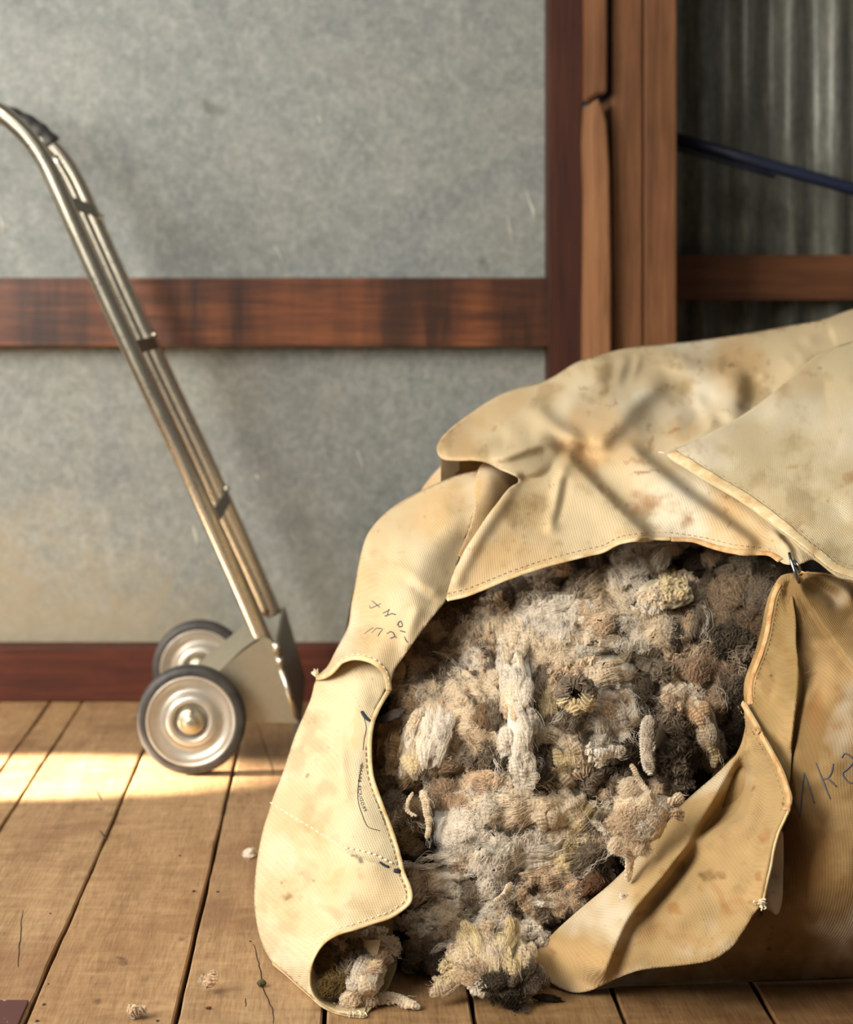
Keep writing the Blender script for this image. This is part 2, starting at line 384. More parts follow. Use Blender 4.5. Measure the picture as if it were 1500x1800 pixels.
# blue pole
mb_, nt = new_mat('navy_paint'); finish(nt, srgb(26, 34, 56), .45)
pl = empty('blue_pole', P(1190, 245, 3.66)); tag(pl, 'dark blue pole slanting across the corrugated iron', 'pole')
a, b = np.array(P(1150, 234, 3.70)), np.array(P(2100, 500, 3.60))
MB().tube([a + (b - a) * t for t in np.linspace(0, 1, 6)], .0145, 16).build('shaft', mb_, pl)
a2 = a + (b - a) * .0; MB().tube([a + (b - a) * t + np.array([0, 0.0, -0.021]) for t in np.linspace(0.02, .23, 4)], .004, 8).build('cord', mb_, pl)
# ------------------------------------------------------------------ hand truck
def metal(name, col, rough, dirt=0.25, met=1.0):
    m, nt = new_mat(name); o_ = objc(nt); n = noise(nt, o_, 45, 5, .7, .3)
    c = mix(nt, math_(nt, 'MULTIPLY', ramp(nt, n, [(.45, (0, 0, 0)), (.7, (1, 1, 1))]), dirt), col, tuple(x * .55 for x in col))
    finish(nt, c, math_(nt, 'ADD', math_(nt, 'MULTIPLY', n, .25), rough - .1), met, None); return m
M_TUBE = metal('plated_tube', srgb(206, 198, 178), .27, .3)
M_PLT = metal('zinc_plate', srgb(188, 180, 158), .36, .35, .85)
M_HUB = metal('painted_hub', srgb(196, 190, 178), .34, .4, .6)
M_DARKM = metal('dark_plate', srgb(104, 96, 80), .45, .3, .5)
M_RUB, nt = new_mat('black_rubber'); o_ = objc(nt); n = noise(nt, o_, 30, 5, .7)
finish(nt, ramp(nt, n, [(.35, srgb(38, 36, 34)), (.65, srgb(66, 62, 58))]), .5, 0, n, .2, .001)
ND, FD = 3.14, 3.48                      # near and far rail planes
t = empty('hand_truck', P(337, 1360, 3.07)[:2] + (0,)); tag(t, 'silver tubular hand truck with two black tyred wheels leaning on floor', 'hand truck')
near = [(-160, 148), (-60, 172), (-10, 192), (22, 215), (52, 245), (78, 283), (100, 328), (125, 385), (170, 485), (215, 583), (270, 700), (325, 815), (375, 925), (425, 1037), (470, 1140)]
path = resample(catmull(near, 8), 8)
def rail(d, pts=path): return [P(x, y, ND)[0:1] + (d,) + P(x, y, ND)[2:3] for x, y in pts]
MB().tube(rail(ND), .0163, 20).build('side_rail', M_TUBE, t)
MB().tube(rail(FD), .0163, 20).build('side_rail', M_TUBE, t)
mid = resample(catmull([(68, 262), (96, 310), (125, 375), (170, 475), (222, 590), (275, 703), (330, 818), (380, 928), (430, 1037), (462, 1110)], 6), 12)
MB().tube(rail((ND + FD) / 2, mid), .0085, 14).build('center_rail', M_TUBE, t)
# black grips
g = resample(catmull([(-160, 140), (-60, 166), (-12, 186), (12, 203), (36, 226)], 8), 6)
for d in (FD,):
    k = len(g); rr = .0185 + .0012 * np.sin(np.arange(k) * 1.3); MB().tube(rail(d, [(x + 2, y - 2) for x, y in g]), rr, 18).build('grip', M_RUB, t)
g2 = [(x, y) for x, y in path if x < -30]
MB().tube(rail(ND, g2), .0185, 18).build('grip', M_RUB, t)
# cross straps
for (x, y) in ((122, 362), (232, 612), (372, 915)):
    k = min(range(len(path)), key=lambda i: abs(path[i][1] - y)); tx, ty = path[k + 2] - path[k - 2]; ln = math.hypot(tx, ty); tx /= ln; ty /= ln
    s = F / ND; hw = 12 / s; X, _, Z = P(path[k][0], path[k][1], ND); ax = np.array([tx, 0, -ty]); nx = np.array([-ax[2], 0, ax[0]])
    c0 = np.array([X, ND, Z]) + nx * .0105; Vv = []
    for yy in (ND, FD):
        for sa, sb_ in ((-1, -1), (1, -1), (1, 1), (-1, 1)):
            q = c0 + ax * hw * sa + nx * .0025 * sb_; Vv.append((q[0], yy, q[2]))
    cs = put('cross_strap', mesh_from(Vv, [(0, 1, 2, 3), (7, 6, 5, 4), (0, 4, 5, 1), (1, 5, 6, 2), (2, 6, 7, 3), (3, 7, 4, 0)]), M_DARKM, t, False)
    for off in (1.25,):
        q = c0 + ax * hw * off * (1 if y < 500 else -1) + nx * .006
        MB().tube([(q[0], FD - .022, q[2]), (q[0] + nx[0] * .003, FD - .030, q[2] + nx[2] * .003)], .0052, 14).build('bolt', M_TUBE, cs)
# wheels
def wheel(cx, cy, d):
    X, Y, Z = P(cx, cy, d); R = 96 / F * 3.07; Z = R + .0005
    wroot = empty('wheel', (X, Y, Z)); wroot.parent = t; wroot.matrix_parent_inverse = Matrix.Translation(t.location).inverted()
    tw = .034
    tyre = [(R * .80, -.012), (R * .82, -.017), (R * .88, -.0175), (R * .955, -.0155), (R * .99, -.010), (R, -.003), (R, .003), (R * .99, .010), (R * .955, .0155), (R * .88, .0175), (R * .82, .017), (R * .80, .012)]
    hub = [(0.001, -.004), (R * .26, -.004), (R * .30, -.010), (R * .345, -.0175), (R * .40, -.0185), (R * .46, -.015), (R * .50, -.006), (R * .56, -.001), (R * .68, -.004), (R * .745, -.010), (R * .775, -.0165), (R * .815, -.0175), (R * .82, -.012), (R * .82, .012), (R * .7, .004), (R * .3, .016), (0.001, .016)]
    sm = lambda pr: [tuple(p) for p in catmull(pr, 3)]
    a = put('tyre', mesh_from(*lathe(sm(tyre), 96, False)), M_RUB, None)
    b = put('hub', mesh_from(*lathe(sm(hub), 96)), M_HUB, None)
    bore = [(0.001, -.031), (R * .10, -.031), (R * .115, -.029), (R * .12, -.022), (R * .13, -.021), (R * .19, -.0205), (R * .235, -.019), (R * .24, -.012), (R * .24, 0)]
    c_ = put('axle_cap', mesh_from(*lathe(bore, 48)), M_PLT, None)
    pin = put('split_pin', mesh_from(*tube_data([(-.001, -.0225, .018), (.001, -.0235, .0225)], .0042, 12)), M_TUBE, None)
    for o in (a, b, c_, pin): o.parent = wroot
    return wroot
w1 = wheel(337, 1264, 3.07); w2 = wheel(352, 1179, 3.50)
R = 96 / F * 3.07
MB().tube([(w1.location.x, 3.075, R), (w1.location.x * .5 + w2.location.x * .5, 3.28, R), (w2.location.x, 3.49, R)], .009, 16).build('axle', M_PLT, t)
# side plates
def splate(d, th=.004):
    poly = resample(np.vstack([catmull([(392, 1180), (418, 1150), (440, 1132), (458, 1122), (474, 1124), (484, 1137)], 5), [(523, 1272), (422, 1268), (372, 1264), (345, 1270), (330, 1258), (345, 1222)]]), 6, True)
    bm = bmesh.new(); s = []
    for x, y in poly:
        X, _, Z = P(x, y, 3.11); s.append((X, max(Z, .004)))
    a = [bm.verts.new((x, d, z)) for x, z in s]; b = [bm.verts.new((x, d + th, z)) for x, z in s]; k = len(s)
    bm.faces.new(a); bm.faces.new(b[::-1])
    for i in range(k): bm.faces.new((a[i], b[i], b[(i + 1) % k], a[(i + 1) % k]))
    bmesh.ops.recalc_face_normals(bm, faces=bm.faces[:]); me = bpy.data.meshes.new('x'); bm.to_mesh(me); bm.free()
    return put('side_plate', me, M_PLT, t, False)
splate(3.112)
# sloping guard from the side plate over the axle
near_e = resample(catmull([(384, 1182), (414, 1151), (438, 1132), (456, 1121)], 5), 4); k = len(near_e); V = []
for i, (x, y) in enumerate(near_e):
    u = i / (k - 1); a_ = np.array(P(x, y, 3.112)); b_ = np.array(P(348 + u * 82, 1166 - u * 68, 3.27)); V += [a_, b_, b_ + [.001, 0, -.004], a_ + [.001, 0, -.004]]
Fc = [(0, 1, 2, 3), tuple(4 * (k - 1) + j for j in (3, 2, 1, 0))]
for i in range(k - 1):
    for j in range(4): Fc.append((4 * i + j, 4 * i + 4 + j, 4 * i + 4 + (j + 1) % 4, 4 * i + (j + 1) % 4))
put('axle_guard', mesh_from(V, Fc), M_PLT, t, False)
# toe plate and its folded edge
V = []; xa = P(484, 1132, 3.11); xb = P(524, 1272, 3.11)
for (X, Z) in ((xa[0], xa[2]), (xb[0], xb[2]), (xb[0] + .006, xb[2]), (xa[0] + .006, xa[2])):
    V += [(X, 3.105, Z), (X, 3.485, Z)]
put('toe_upright', mesh_from(V, [(0, 1, 3, 2), (2, 3, 5, 4), (4, 5, 7, 6), (6, 7, 1, 0), (0, 2, 4, 6), (1, 7, 5, 3)]), M_DARKM, t, False)
eb = MB()
for a, b, r in (((484, 1130), (490, 1150), .0068), ((491, 1156), (494, 1170), .0068), ((495, 1178), (522, 1262), .0048)):
    eb.tube([P(*a, 3.10), P(*b, 3.10)], r, 12)
eb.build('hinge_edge', M_TUBE, t)
V = [P(505, 1268, 3.10), P(524, 1268, 3.10)]
xt = P(508, 1266, 3.09)[0]
box('toe_plate', xt, xt + .22, 3.09, 3.49, .001, .006, M_PLT, t, .001)
box('foot_block', xt - .002, xt + .03, 3.02, 3.09, .001, .022, M_DARKM, t, .002)
# ------------------------------------------------------------------ canvas
class Depth:
    """smooth depth surface through scattered points (thin plate spline)"""
    def __init__(s, pts, reg=1e-3):
        p = np.array(pts, float); s.c = p[:, :2] / 300.0; n = len(p)
        r = np.linalg.norm(s.c[:, None] - s.c[None], axis=2); Kk = np.where(r > 0, r * r * np.log(r + 1e-12), 0) + np.eye(n) * reg
        Q = np.hstack([np.ones((n, 1)), s.c]); A = np.block([[Kk, Q], [Q.T, np.zeros((3, 3))]])
        s.w = np.linalg.solve(A, np.r_[p[:, 2], 0, 0, 0]); s.folds = []; s.nz = 0; s.fs = []
    def __call__(s, x, y):
        x = np.asarray(x, float); y = np.asarray(y, float); sh = x.shape; q = np.stack([x.ravel(), y.ravel()], 1) / 300.0
        out = np.empty(len(q))
        for i in range(0, len(q), 20000):
            qq = q[i:i + 20000]; r = np.linalg.norm(qq[:, None] - s.c[None], axis=2)
            out[i:i + 20000] = np.where(r > 0, r * r * np.log(r + 1e-12), 0) @ s.w[:-3] + s.w[-3] + qq @ s.w[-2:]
        X = x.ravel(); Y = y.ravel()
        for f in s.folds: out -= fold_val(X, Y, *f)
        if s.nz: out += s.nz * (fbm(X, Y, 90, 3, s.seed) * 1.0 + fbm(X, Y, 28, 3, s.seed + 5) * .28)
        for fn in s.fs: out = fn(X, Y, out)
        return out.reshape(sh)
def polydist(X, Y, pts):
    """distance, signed side and 0..1 position along a polyline"""
    best = np.full(X.shape, 1e9); side = np.zeros(X.shape); tt = np.zeros(X.shape); pts = np.asarray(pts, float)
    seg = np.linalg.norm(np.diff(pts, axis=0), axis=1); cum = np.r_[0, np.cumsum(seg)]; tot = cum[-1]
    for i in range(len(pts) - 1):
        a = pts[i]; d = pts[i + 1] - a; L2 = d @ d
        u = np.clip(((X - a[0]) * d[0] + (Y - a[1]) * d[1]) / L2, 0, 1); dx = X - a[0] - u * d[0]; dy = Y - a[1] - u * d[1]
        dd = np.hypot(dx, dy); m = dd < best; best = np.where(m, dd, best)
        cr = d[0] * (Y - a[1]) - d[1] * (X - a[0]); side = np.where(m, np.sign(cr), side); tt = np.where(m, (cum[i] + u * seg[i]) / tot, tt)
    return best, side, tt
def fold_val(X, Y, pts, amp, wl, wr, e0=.25, e1=.25):
    """ridge toward the viewer: amp metres; wl/wr widths on the left/right of the direction of travel"""
    q = catmull(pts, 5) if len(pts) > 2 else np.asarray(pts, float)
    d, sd, t = polydist(X, Y, q); wdt = np.where(sd < 0, wl, wr)
    en = np.clip(t / max(e0, 1e-3), 0, 1) ** 1 * np.clip((1 - t) / max(e1, 1e-3), 0, 1); en = en * en * (3 - 2 * en)
    # round falloff beyond the ends
    return amp * np.exp(-(d / wdt) ** 2) * en
def inside(X, Y, poly):
    r = np.zeros(X.shape, bool); k = len(poly)
    for i in range(k):
        x0, y0 = poly[i]; x1, y1 = poly[(i + 1) % k]
        if y0 == y1: continue
        c = (y0 > Y) != (y1 > Y); r ^= c & (X < (x1 - x0) * (Y - y0) / (y1 - y0) + x0)
    return r
C_BASE = srgb(209, 189, 154); C_WHITE = srgb(225, 215, 196); C_YEL = srgb(201, 166, 118); C_OLIVE = srgb(158, 134, 94)
C_BRN = srgb(150, 96, 48); C_DK = srgb(112, 80, 44); C_BLK = srgb(44, 32, 22)
def lerp(a, b, t): return a + (np.asarray(b) - a) * t[:, None]
def paint(X, Y, base, stains_shade, seed, mottle=1.0):
    c = np.tile(np.array(base, float), (len(X), 1))
    n = fbm(X, Y, 150, 4, seed); c = lerp(c, C_WHITE, np.clip(n * 1.6 - .05, 0, .6) * mottle)
    n = fbm(X, Y, 130, 4, seed + 9); c = lerp(c, C_YEL, np.clip(n * 1.7 - .1, 0, .65) * mottle)
    n = fbm(X, Y, 70, 5, seed + 14, .6); c = lerp(c, C_OLIVE, np.clip(n * 2.1 - .36, 0, .62) * mottle)
    n = fbm(X, Y, 22, 4, seed + 19, .6); c = lerp(c, C_BRN, np.clip(n * 2.2 - 1.0, 0, .35) * mottle)
    wx = X + fbm(X, Y, 26, 3, seed + 3) * 14; wy = Y + fbm(X, Y, 26, 3, seed + 4) * 14
    for s in stains_shade:
        x, y, rx, ry, ang, col, st = s[:7]; a = math.radians(ang); dx = wx - x; dy = wy - y
        u = (dx * math.cos(a) + dy * math.sin(a)) / rx; v = (-dx * math.sin(a) + dy * math.cos(a)) / ry
        r = np.sqrt(u * u + v * v); m = np.clip((1.15 - r) / .5, 0, 1); m = m * m * (3 - 2 * m)
        tex = .75 + .5 * fbm(X, Y, 14, 3, seed + 7); c = lerp(c, col, np.clip(m * st * tex, 0, 1))
    # specks of dirt
    sp = fbm(X, Y, 5.5, 2, seed + 33); m = np.clip((sp - .68) * 7, 0, 1) * np.clip(fbm(X, Y, 160, 2, seed + 40) * 3 - .1, 0, 1); c = lerp(c, C_DK, m * .35)
    return np.clip(c * (.97, .945, .88), 0, 1)

m, nt = new_mat('jute_canvas'); att = N(nt, 'ShaderNodeAttribute'); att.attribute_name = 'col'
uv = N(nt, 'ShaderNodeUVMap'); sx = N(nt, 'ShaderNodeSeparateXYZ'); L(nt, uv.outputs[0], sx.inputs[0])
wu = math_(nt, 'SINE', math_(nt, 'MULTIPLY', sx.outputs[0], 2 * math.pi / .0030)); wv = math_(nt, 'SINE', math_(nt, 'MULTIPLY', sx.outputs[1], 2 * math.pi / .0030))
wt = math_(nt, 'ADD', math_(nt, 'MULTIPLY', wu, .5), math_(nt, 'MULTIPLY', math_(nt, 'MULTIPLY', wu, wv), .5))
nn = noise(nt, mapping(nt, uv.outputs[0], (1, 1, 1)), 300, 3, .6); hb = math_(nt, 'ADD', wt, math_(nt, 'MULTIPLY', nn, .8))
fine = math_(nt, 'ADD', math_(nt, 'MULTIPLY', wt, .05), .95)
comb = N(nt, 'ShaderNodeCombineXYZ'); [L(nt, fine, comb.inputs[i]) for i in range(3)]
c = mix(nt, 1.0, att.outputs[0], comb.outputs[0], 'MULTIPLY')
finish(nt, c, .85, 0, hb, .42, .0006, .15, .10); M_CLOTH = m
m, nt = new_mat('hem_tape'); o_ = objc(nt); n = noise(nt, o_, 40, 5, .65)
c = ramp(nt, n, [(.3, srgb(186, 150, 100)), (.5, srgb(208, 182, 136)), (.7, srgb(222, 204, 166))]); finish(nt, c, .85, 0, noise(nt, o_, 700, 2, .5), .3, .0006, .15); M_HEM = m
m, nt = new_mat('hem_tape_rusty'); n = noise(nt, objc(nt), 55, 5, .65)
c = ramp(nt, n, [(.3, srgb(160, 112, 66)), (.5, srgb(190, 150, 102)), (.7, srgb(206, 176, 132))]); finish(nt, c, .85, 0, n, .3, .001, .15); M_HEMR = m
m, nt = new_mat('waxed_thread'); finish(nt, srgb(240, 228, 196), .6); M_THREAD = m
m, nt = new_mat('dark_thread'); finish(nt, srgb(150, 120, 80), .7); M_THREADD = m
m, nt = new_mat('graphite'); finish(nt, srgb(84, 82, 84), .7); M_PENCIL = m
m, nt = new_mat('stamp_ink'); finish(nt, srgb(40, 44, 54), .7); M_INK = m
m, nt = new_mat('steel_wire'); finish(nt, srgb(150, 152, 158), .22, 1.0); M_WIRE = m

pack = empty('wool_pack', (0.25, 2.3, 0)); tag(pack, 'stained cream canvas wool pack lying open on its side on the floorboards', 'wool sack')

def patch(name, outline, D, stains_shade=(), base=C_BASE, seed=1, res=4.2, smooth=6, thick=.0011, parent=pack, mottle=1.0, rot=0.0, corners=True):
    out = resample(catmull(outline, smooth, True) if smooth else np.asarray(outline, float), res * .9, True)
    x0, y0 = out.min(0); x1, y1 = out.max(0)
    gx, gy = np.meshgrid(np.arange(x0, x1, res), np.arange(y0, y1, res * .87)); gx[1::2] += res / 2; gx = gx.ravel(); gy = gy.ravel()
    k = inside(gx, gy, out); gx = gx[k]; gy = gy[k]
    # keep interior points off the border
    near = np.ones(len(gx), bool); key = {}
    for i, (a, b) in enumerate(out): key.setdefault((int(a // 8), int(b // 8)), []).append((a, b))
    for i in range(len(gx)):
        cx, cy = int(gx[i] // 8), int(gy[i] // 8)
        for ox in (-1, 0, 1):
            for oy in (-1, 0, 1):
                for a, b in key.get((cx + ox, cy + oy), ()):
                    if (a - gx[i]) ** 2 + (b - gy[i]) ** 2 < (res * .55) ** 2: near[i] = False
    gx = gx[near]; gy = gy[near]
    X = np.r_[out[:, 0], gx]; Y = np.r_[out[:, 1], gy]; nb = len(out)
    v2, _, f2, ov, _, _ = delaunay_2d_cdt([Vector((a, b)) for a, b in zip(X, Y)], [], [list(range(nb))], 1, 1e-5)
    X = np.array([v.x for v in v2]); Y = np.array([v.y for v in v2])
    d = D(X, Y); Z = H - (Y - CY) / F * d; lim = .0025
    d = np.where(Z < lim, np.minimum(d, F * (H - lim) / np.maximum(Y - CY, 1)), d)
    V = np.stack([(X - CX) / F * d, d, H - (Y - CY) / F * d], 1)
    me = bpy.data.meshes.new(name); me.from_pydata(V.tolist(), [], [tuple(f) for f in f2]); me.update()
    colr = paint(X, Y, base, stains_shade, seed, mottle); ca = me.color_attributes.new('col', 'FLOAT_COLOR', 'POINT')
    ca.data.foreach_set('color', np.hstack([colr, np.ones((len(colr), 1))]).ravel())
    uvl = me.uv_layers.new(name='UVMap'); vi = np.empty(len(me.loops), int); me.loops.foreach_get('vertex_index', vi)
    # unroll: arc length of depth added so the weave follows folds
    r = math.radians(rot); U = V[:, 0] + .3 * V[:, 1]; W = V[:, 2] + .3 * V[:, 1]
    uvs = np.stack([U * math.cos(r) - W * math.sin(r), U * math.sin(r) + W * math.cos(r)], 1); uvl.data.foreach_set('uv', uvs[vi].ravel())
    o = put(name, me, M_CLOTH, parent)
    s = o.modifiers.new('thickness', 'SOLIDIFY'); s.thickness = thick * 1.6; s.offset = -1 if me.polygons[0].normal.y < 0 else 1
    return o
def surf_path(pts, D, off=.0015, step=4, sm=6):
    q = resample(catmull(pts, sm) if sm and len(pts) > 2 else np.asarray(pts, float), step); d = D(q[:, 0], q[:, 1]) - off
    z = H - (q[:, 1] - CY) / F * d; d = np.where(z < .003, F * (H - .003) / np.maximum(q[:, 1] - CY, 1), d)
    return q, np.array([P(a, b, c) for (a, b), c in zip(q, d)])
def normals_at(q, D):
    e = 2.0; p0 = np.array([P(a, b, c) for (a, b), c in zip(q, D(q[:, 0], q[:, 1]))]); px = np.array([P(a, b, c) for (a, b), c in zip(q + [e, 0], D(q[:, 0] + e, q[:, 1]))])
    py = np.array([P(a, b, c) for (a, b), c in zip(q + [0, e], D(q[:, 0], q[:, 1] + e))]); n = np.cross(px - p0, py - p0); n /= np.linalg.norm(n, axis=1)[:, None]; n[n[:, 1] > 0] *= -1
    return n
def hem(path, D, parent, width=11, thick=.0028, mat=None, off=.001, inset=0, sm=6, name='hem'):
    q, p = surf_path(path, D, off, 4, sm)
    if inset:
        tg = np.gradient(q, axis=0); tg /= np.linalg.norm(tg, axis=1)[:, None]; q = q + np.stack([-tg[:, 1], tg[:, 0]], 1) * inset; q, p = surf_path(q, D, off, 4, 0)
    n = normals_at(q, D); wob = 1 + .12 * fbm(q[:, 0], q[:, 1], 17, 2, 3)
    mb = MB(); mb.tube(p, width / F * p[:, 1] / 2 * wob, 10, r2=thick / 2, nfix=n); return mb.build(name, mat or M_HEM, parent)
def stitches(path, D, parent, off=.0024, dash=7, gap=4.5, r=.00055, mat=None, inset=0, sm=6, jitter=.6, name='stitching'):
    q, p = surf_path(path, D, off, 1.5, sm)
    if inset:
        tg = np.gradient(q, axis=0); tg /= np.linalg.norm(tg, axis=1)[:, None]; q = q + np.stack([-tg[:, 1], tg[:, 0]], 1) * inset; q, p = surf_path(q, D, off, 1.5, 0)
    n = normals_at(q, D); mb = MB(); step = int((dash + gap) / 1.5); dl = int(dash / 1.5)
    for i in range(0, len(p) - dl - 1, step):
        seg = p[i:i + dl + 1].copy(); k = len(seg); seg = seg - n[i:i + k] * (np.linspace(-1, 1, k) ** 4)[:, None] * .0012
        mb.tube(seg[::2], r * random.uniform(.85, 1.2), 6)
    return mb.build(name, mat or M_THREAD, parent)
def scribble(strokes, D, parent, r=.0009, mat=None, name='handwriting', off=.0006):
    mb = MB()
    for s in strokes:
        q, p = surf_path(s, D, off, 3, 4); n = normals_at(q, D); rr = r * (.7 + .5 * np.sin(np.linspace(.2, 3, len(p)))); mb.tube(p, rr, 6, r2=.0005, nfix=n)
    return mb.build(name, mat or M_PENCIL, parent)

# ---- top panel: the big sheet drawn over the bale
D_TOP = Depth([(768, 800, 2.60), (775, 770, 2.68), (830, 725, 2.86), (890, 693, 2.93), (950, 672, 2.97), (1025, 632, 3.0), (1110, 610, 3.04), (1200, 601, 3.07), (1300, 588, 3.07), (1400, 570, 3.07), (1500, 543, 3.07), (1580, 522, 3.07),
               (830, 808, 2.55), (787, 1050, 2.335), (860, 1030, 2.335), (930, 1003, 2.34), (1040, 972, 2.35), (1100, 955, 2.36), (1200, 948, 2.37), (1260, 962, 2.345), (1340, 972, 2.29), (1392, 992, 2.245), (1430, 985, 2.255),
               (1000, 810, 2.54), (900, 762, 2.62), (1000, 700, 2.78), (1100, 680, 2.80), (1100, 770, 2.60), (1200, 680, 2.80), (1200, 760, 2.60), (1300, 690, 2.74), (1300, 790, 2.53), (1400, 690, 2.70), (1400, 820, 2.45), (1200, 860, 2.46), (1100, 870, 2.46), (950, 900, 2.43), (912, 842, 2.47), (830, 980, 2.37),
               (1350, 900, 2.36), (1500, 900, 2.30), (1500, 700, 2.60), (1500, 1010, 2.235), (1580, 800, 2.40), (1580, 1020, 2.22), (1200, 630, 2.92), (1400, 610, 2.88), (1050, 650, 2.88), (1500, 590, 2.86)])
D_TOP.seed = 3; D_TOP.nz = .004
D_TOP.folds = [
    ([(765, 803), (830, 803), (880, 803), (925, 788), (960, 780), (990, 800)], .028, 20, 11, .1, .15),
    ([(860, 780), (915, 770), (960, 768)], -.020, 18, 14, .3, .3),
    ([(905, 735), (950, 690), (985, 658), (1028, 634)], .012, 14, 22, .2, .1),
    ([(935, 705), (965, 740), (1000, 765), (1040, 780)], .028, 14, 20, .2, .3),
    ([(940, 760), (985, 775), (1030, 800), (1050, 830)], -.022, 18, 20, .3, .3),
    ([(985, 792), (1030, 840), (1085, 895), (1145, 952)], .028, 11, 46, .12, .1),
    ([(1003, 790), (1050, 836), (1105, 890), (1165, 950)], -.018, 42, 10, .15, .15),
    ([(1085, 772), (1130, 808), (1190, 858), (1260, 910), (1340, 970)], .027, 14, 44, .15, .1),
    ([(1108, 772), (1155, 808), (1215, 857), (1285, 908), (1365, 968)], -.018, 44, 11, .15, .15),
    ([(1215, 835), (1270, 872), (1320, 912), (1370, 965)], .008, 14, 20, .2, .1),
    ([(1030, 800), (1060, 770), (1090, 740), (1140, 690), (1180, 662)], .030, 24, 20, .2, .2),
    ([(1110, 755), (1150, 720), (1200, 705), (1255, 745)], -.040, 40, 40, .3, .2),
    ([(1215, 690), (1240, 720), (1255, 760)], .012, 12, 12, .3, .3),
    ([(1280, 640), (1290, 700), (1275, 750)], .022, 22, 26, .25, .25),
    ([(1320, 650), (1325, 700), (1310, 735)], -.022, 18, 16, .25, .25),
    ([(1340, 740), (1370, 690), (1400, 645), (1425, 610)], .018, 16, 14, .2, .2),
    ([(1385, 640), (1420, 608), (1470, 590)], -.016, 16, 14, .2, .1),
    ([(1405, 610), (1450, 575), (1520, 560)], .018, 14, 18, .2, .0),
    ([(905, 842), (945, 842), (975, 822), (992, 800)], -.018, 9, 14, .15, .3), ([(985, 805), (985, 850), (975, 900), (960, 945)], .013, 14, 10, .15, .2),
    ([(998, 830), (990, 880), (975, 930)], -.010, 8, 12, .2, .2),
    ([(905, 848), (870, 900), (835, 955), (812, 1000), (795, 1040)], .012, 14, 16, .1, .1),
    ([(1100, 620), (1092, 655), (1080, 690)], .010, 10, 10, .2, .4),
    ([(1125, 615), (1118, 650), (1105, 680)], .008, 8, 8, .2, .4),
    ([(1000, 720), (1060, 680), (1130, 655), (1220, 650)], -.018, 16, 20, .25, .25),
    ([(1350, 930), (1385, 960), (1397, 990)], .014, 7, 7, .2, .0),
    ([(1372, 935), (1392, 960), (1400, 990)], -.012, 6, 6, .2, .0),
]
ST_TOP = [(1135, 880, 34, 22, -10, C_BRN, .6), (1210, 915, 22, 12, -20, C_BRN, .55), (1135, 833, 30, 3.2, 4, C_BRN, .8), (1190, 757, 45, 20, 0, C_YEL, .7), (1175, 757, 22, 4, -8, C_BRN, .55),
          (960, 848, 14, 3, -50, C_BRN, .5), (1275, 645, 9, 14, 0, C_DK, .5), (1190, 648, 14, 6, 0, C_DK, .45), (1310, 690, 22, 40, 0, C_OLIVE, .6), (1220, 640, 90, 14, 0, C_OLIVE, .4), (1050, 780, 40, 25, 30, C_YEL, .5),
          (1000, 785, 34, 10, 20, C_BRN, .3), (1290, 643, 5, 3, 0, C_BLK, .7), (1280, 877, 12, 5, -45, C_BRN, .45), (1435, 640, 30, 12, -40, C_OLIVE, .6), (1040, 820, 14, 30, -20, C_BRN, .3), (960, 700, 40, 20, -40, C_OLIVE, .4),
          (1130, 935, 60, 8, 3, C_YEL, .5), (880, 720, 60, 20, -30, C_YEL, .55), (960, 690, 30, 14, -35, C_BRN, .25), (1330, 950, 60, 8, 8, C_YEL, .4), (1130, 700, 24, 12, -30, C_WHITE, .6), (1230, 705, 30, 30, 0, C_WHITE, .35)]
top = patch('top_panel', [(768, 792), (772, 776), (785, 760), (806, 742), (830, 725), (855, 708), (882, 693), (915, 681), (950, 672), (975, 661), (988, 653), (1010, 639), (1028, 632), (1065, 621), (1110, 611), (1200, 602), (1300, 588), (1400, 570), (1450, 560), (1500, 543), (1575, 524),
                          (1580, 700), (1580, 1000), (1520, 1010), (1450, 992), (1430, 983), (1415, 988), (1402, 992), (1393, 993), (1378, 990), (1366, 982), (1355, 973), (1335, 972), (1300, 971), (1262, 963), (1240, 956), (1216, 949), (1180, 948), (1130, 949), (1090, 955), (1060, 970), (1030, 977),
                          (960, 995), (900, 1015), (855, 1033), (820, 1047), (787, 1054), (786, 1046), (790, 1030), (798, 1005), (808, 985), (820, 962), (838, 935), (858, 905), (876, 882), (888, 866), (899, 855), (911, 848), (913, 841), (900, 833), (880, 825), (858, 815), (835, 809), (800, 809), (777, 806)], D_TOP, ST_TOP, C_BASE, 21, rot=12, mottle=1.15)
hp = [(786, 1054), (820, 1046), (855, 1032), (900, 1014), (960, 994), (1030, 976), (1060, 969), (1090, 954), (1130, 948), (1180, 947)]
hem(hp, D_TOP, top, 9, .003, M_HEM, .0012); hem([(1180, 948), (1216, 949), (1240, 956), (1262, 963), (1300, 971), (1335, 972), (1355, 974), (1372, 985)], D_TOP, top, 11, .003, M_HEMR, .0012)
stitches([(x, y - 11) for x, y in hp] + [(1240, 945), (1290, 957), (1340, 962)], D_TOP, top, .0016, 6, 5, .0004, M_THREADD)
# cloth turned away under the lip
D_UND = Depth([(850, 810, 2.60), (960, 800, 2.62), (930, 870, 2.55), (858, 832, 2.50), (785, 1055, 2.37), (840, 930, 2.44), (850, 1000, 2.42)])
D_UND.seed = 5; D_UND.nz = .002
patch('lining_fold', [(850, 812), (960, 805), (945, 870), (890, 940), (840, 1010), (800, 1050), (788, 1045), (800, 990), (830, 915)], D_UND, [(880, 870, 60, 30, -60, C_YEL, .6)], C_YEL, 33)
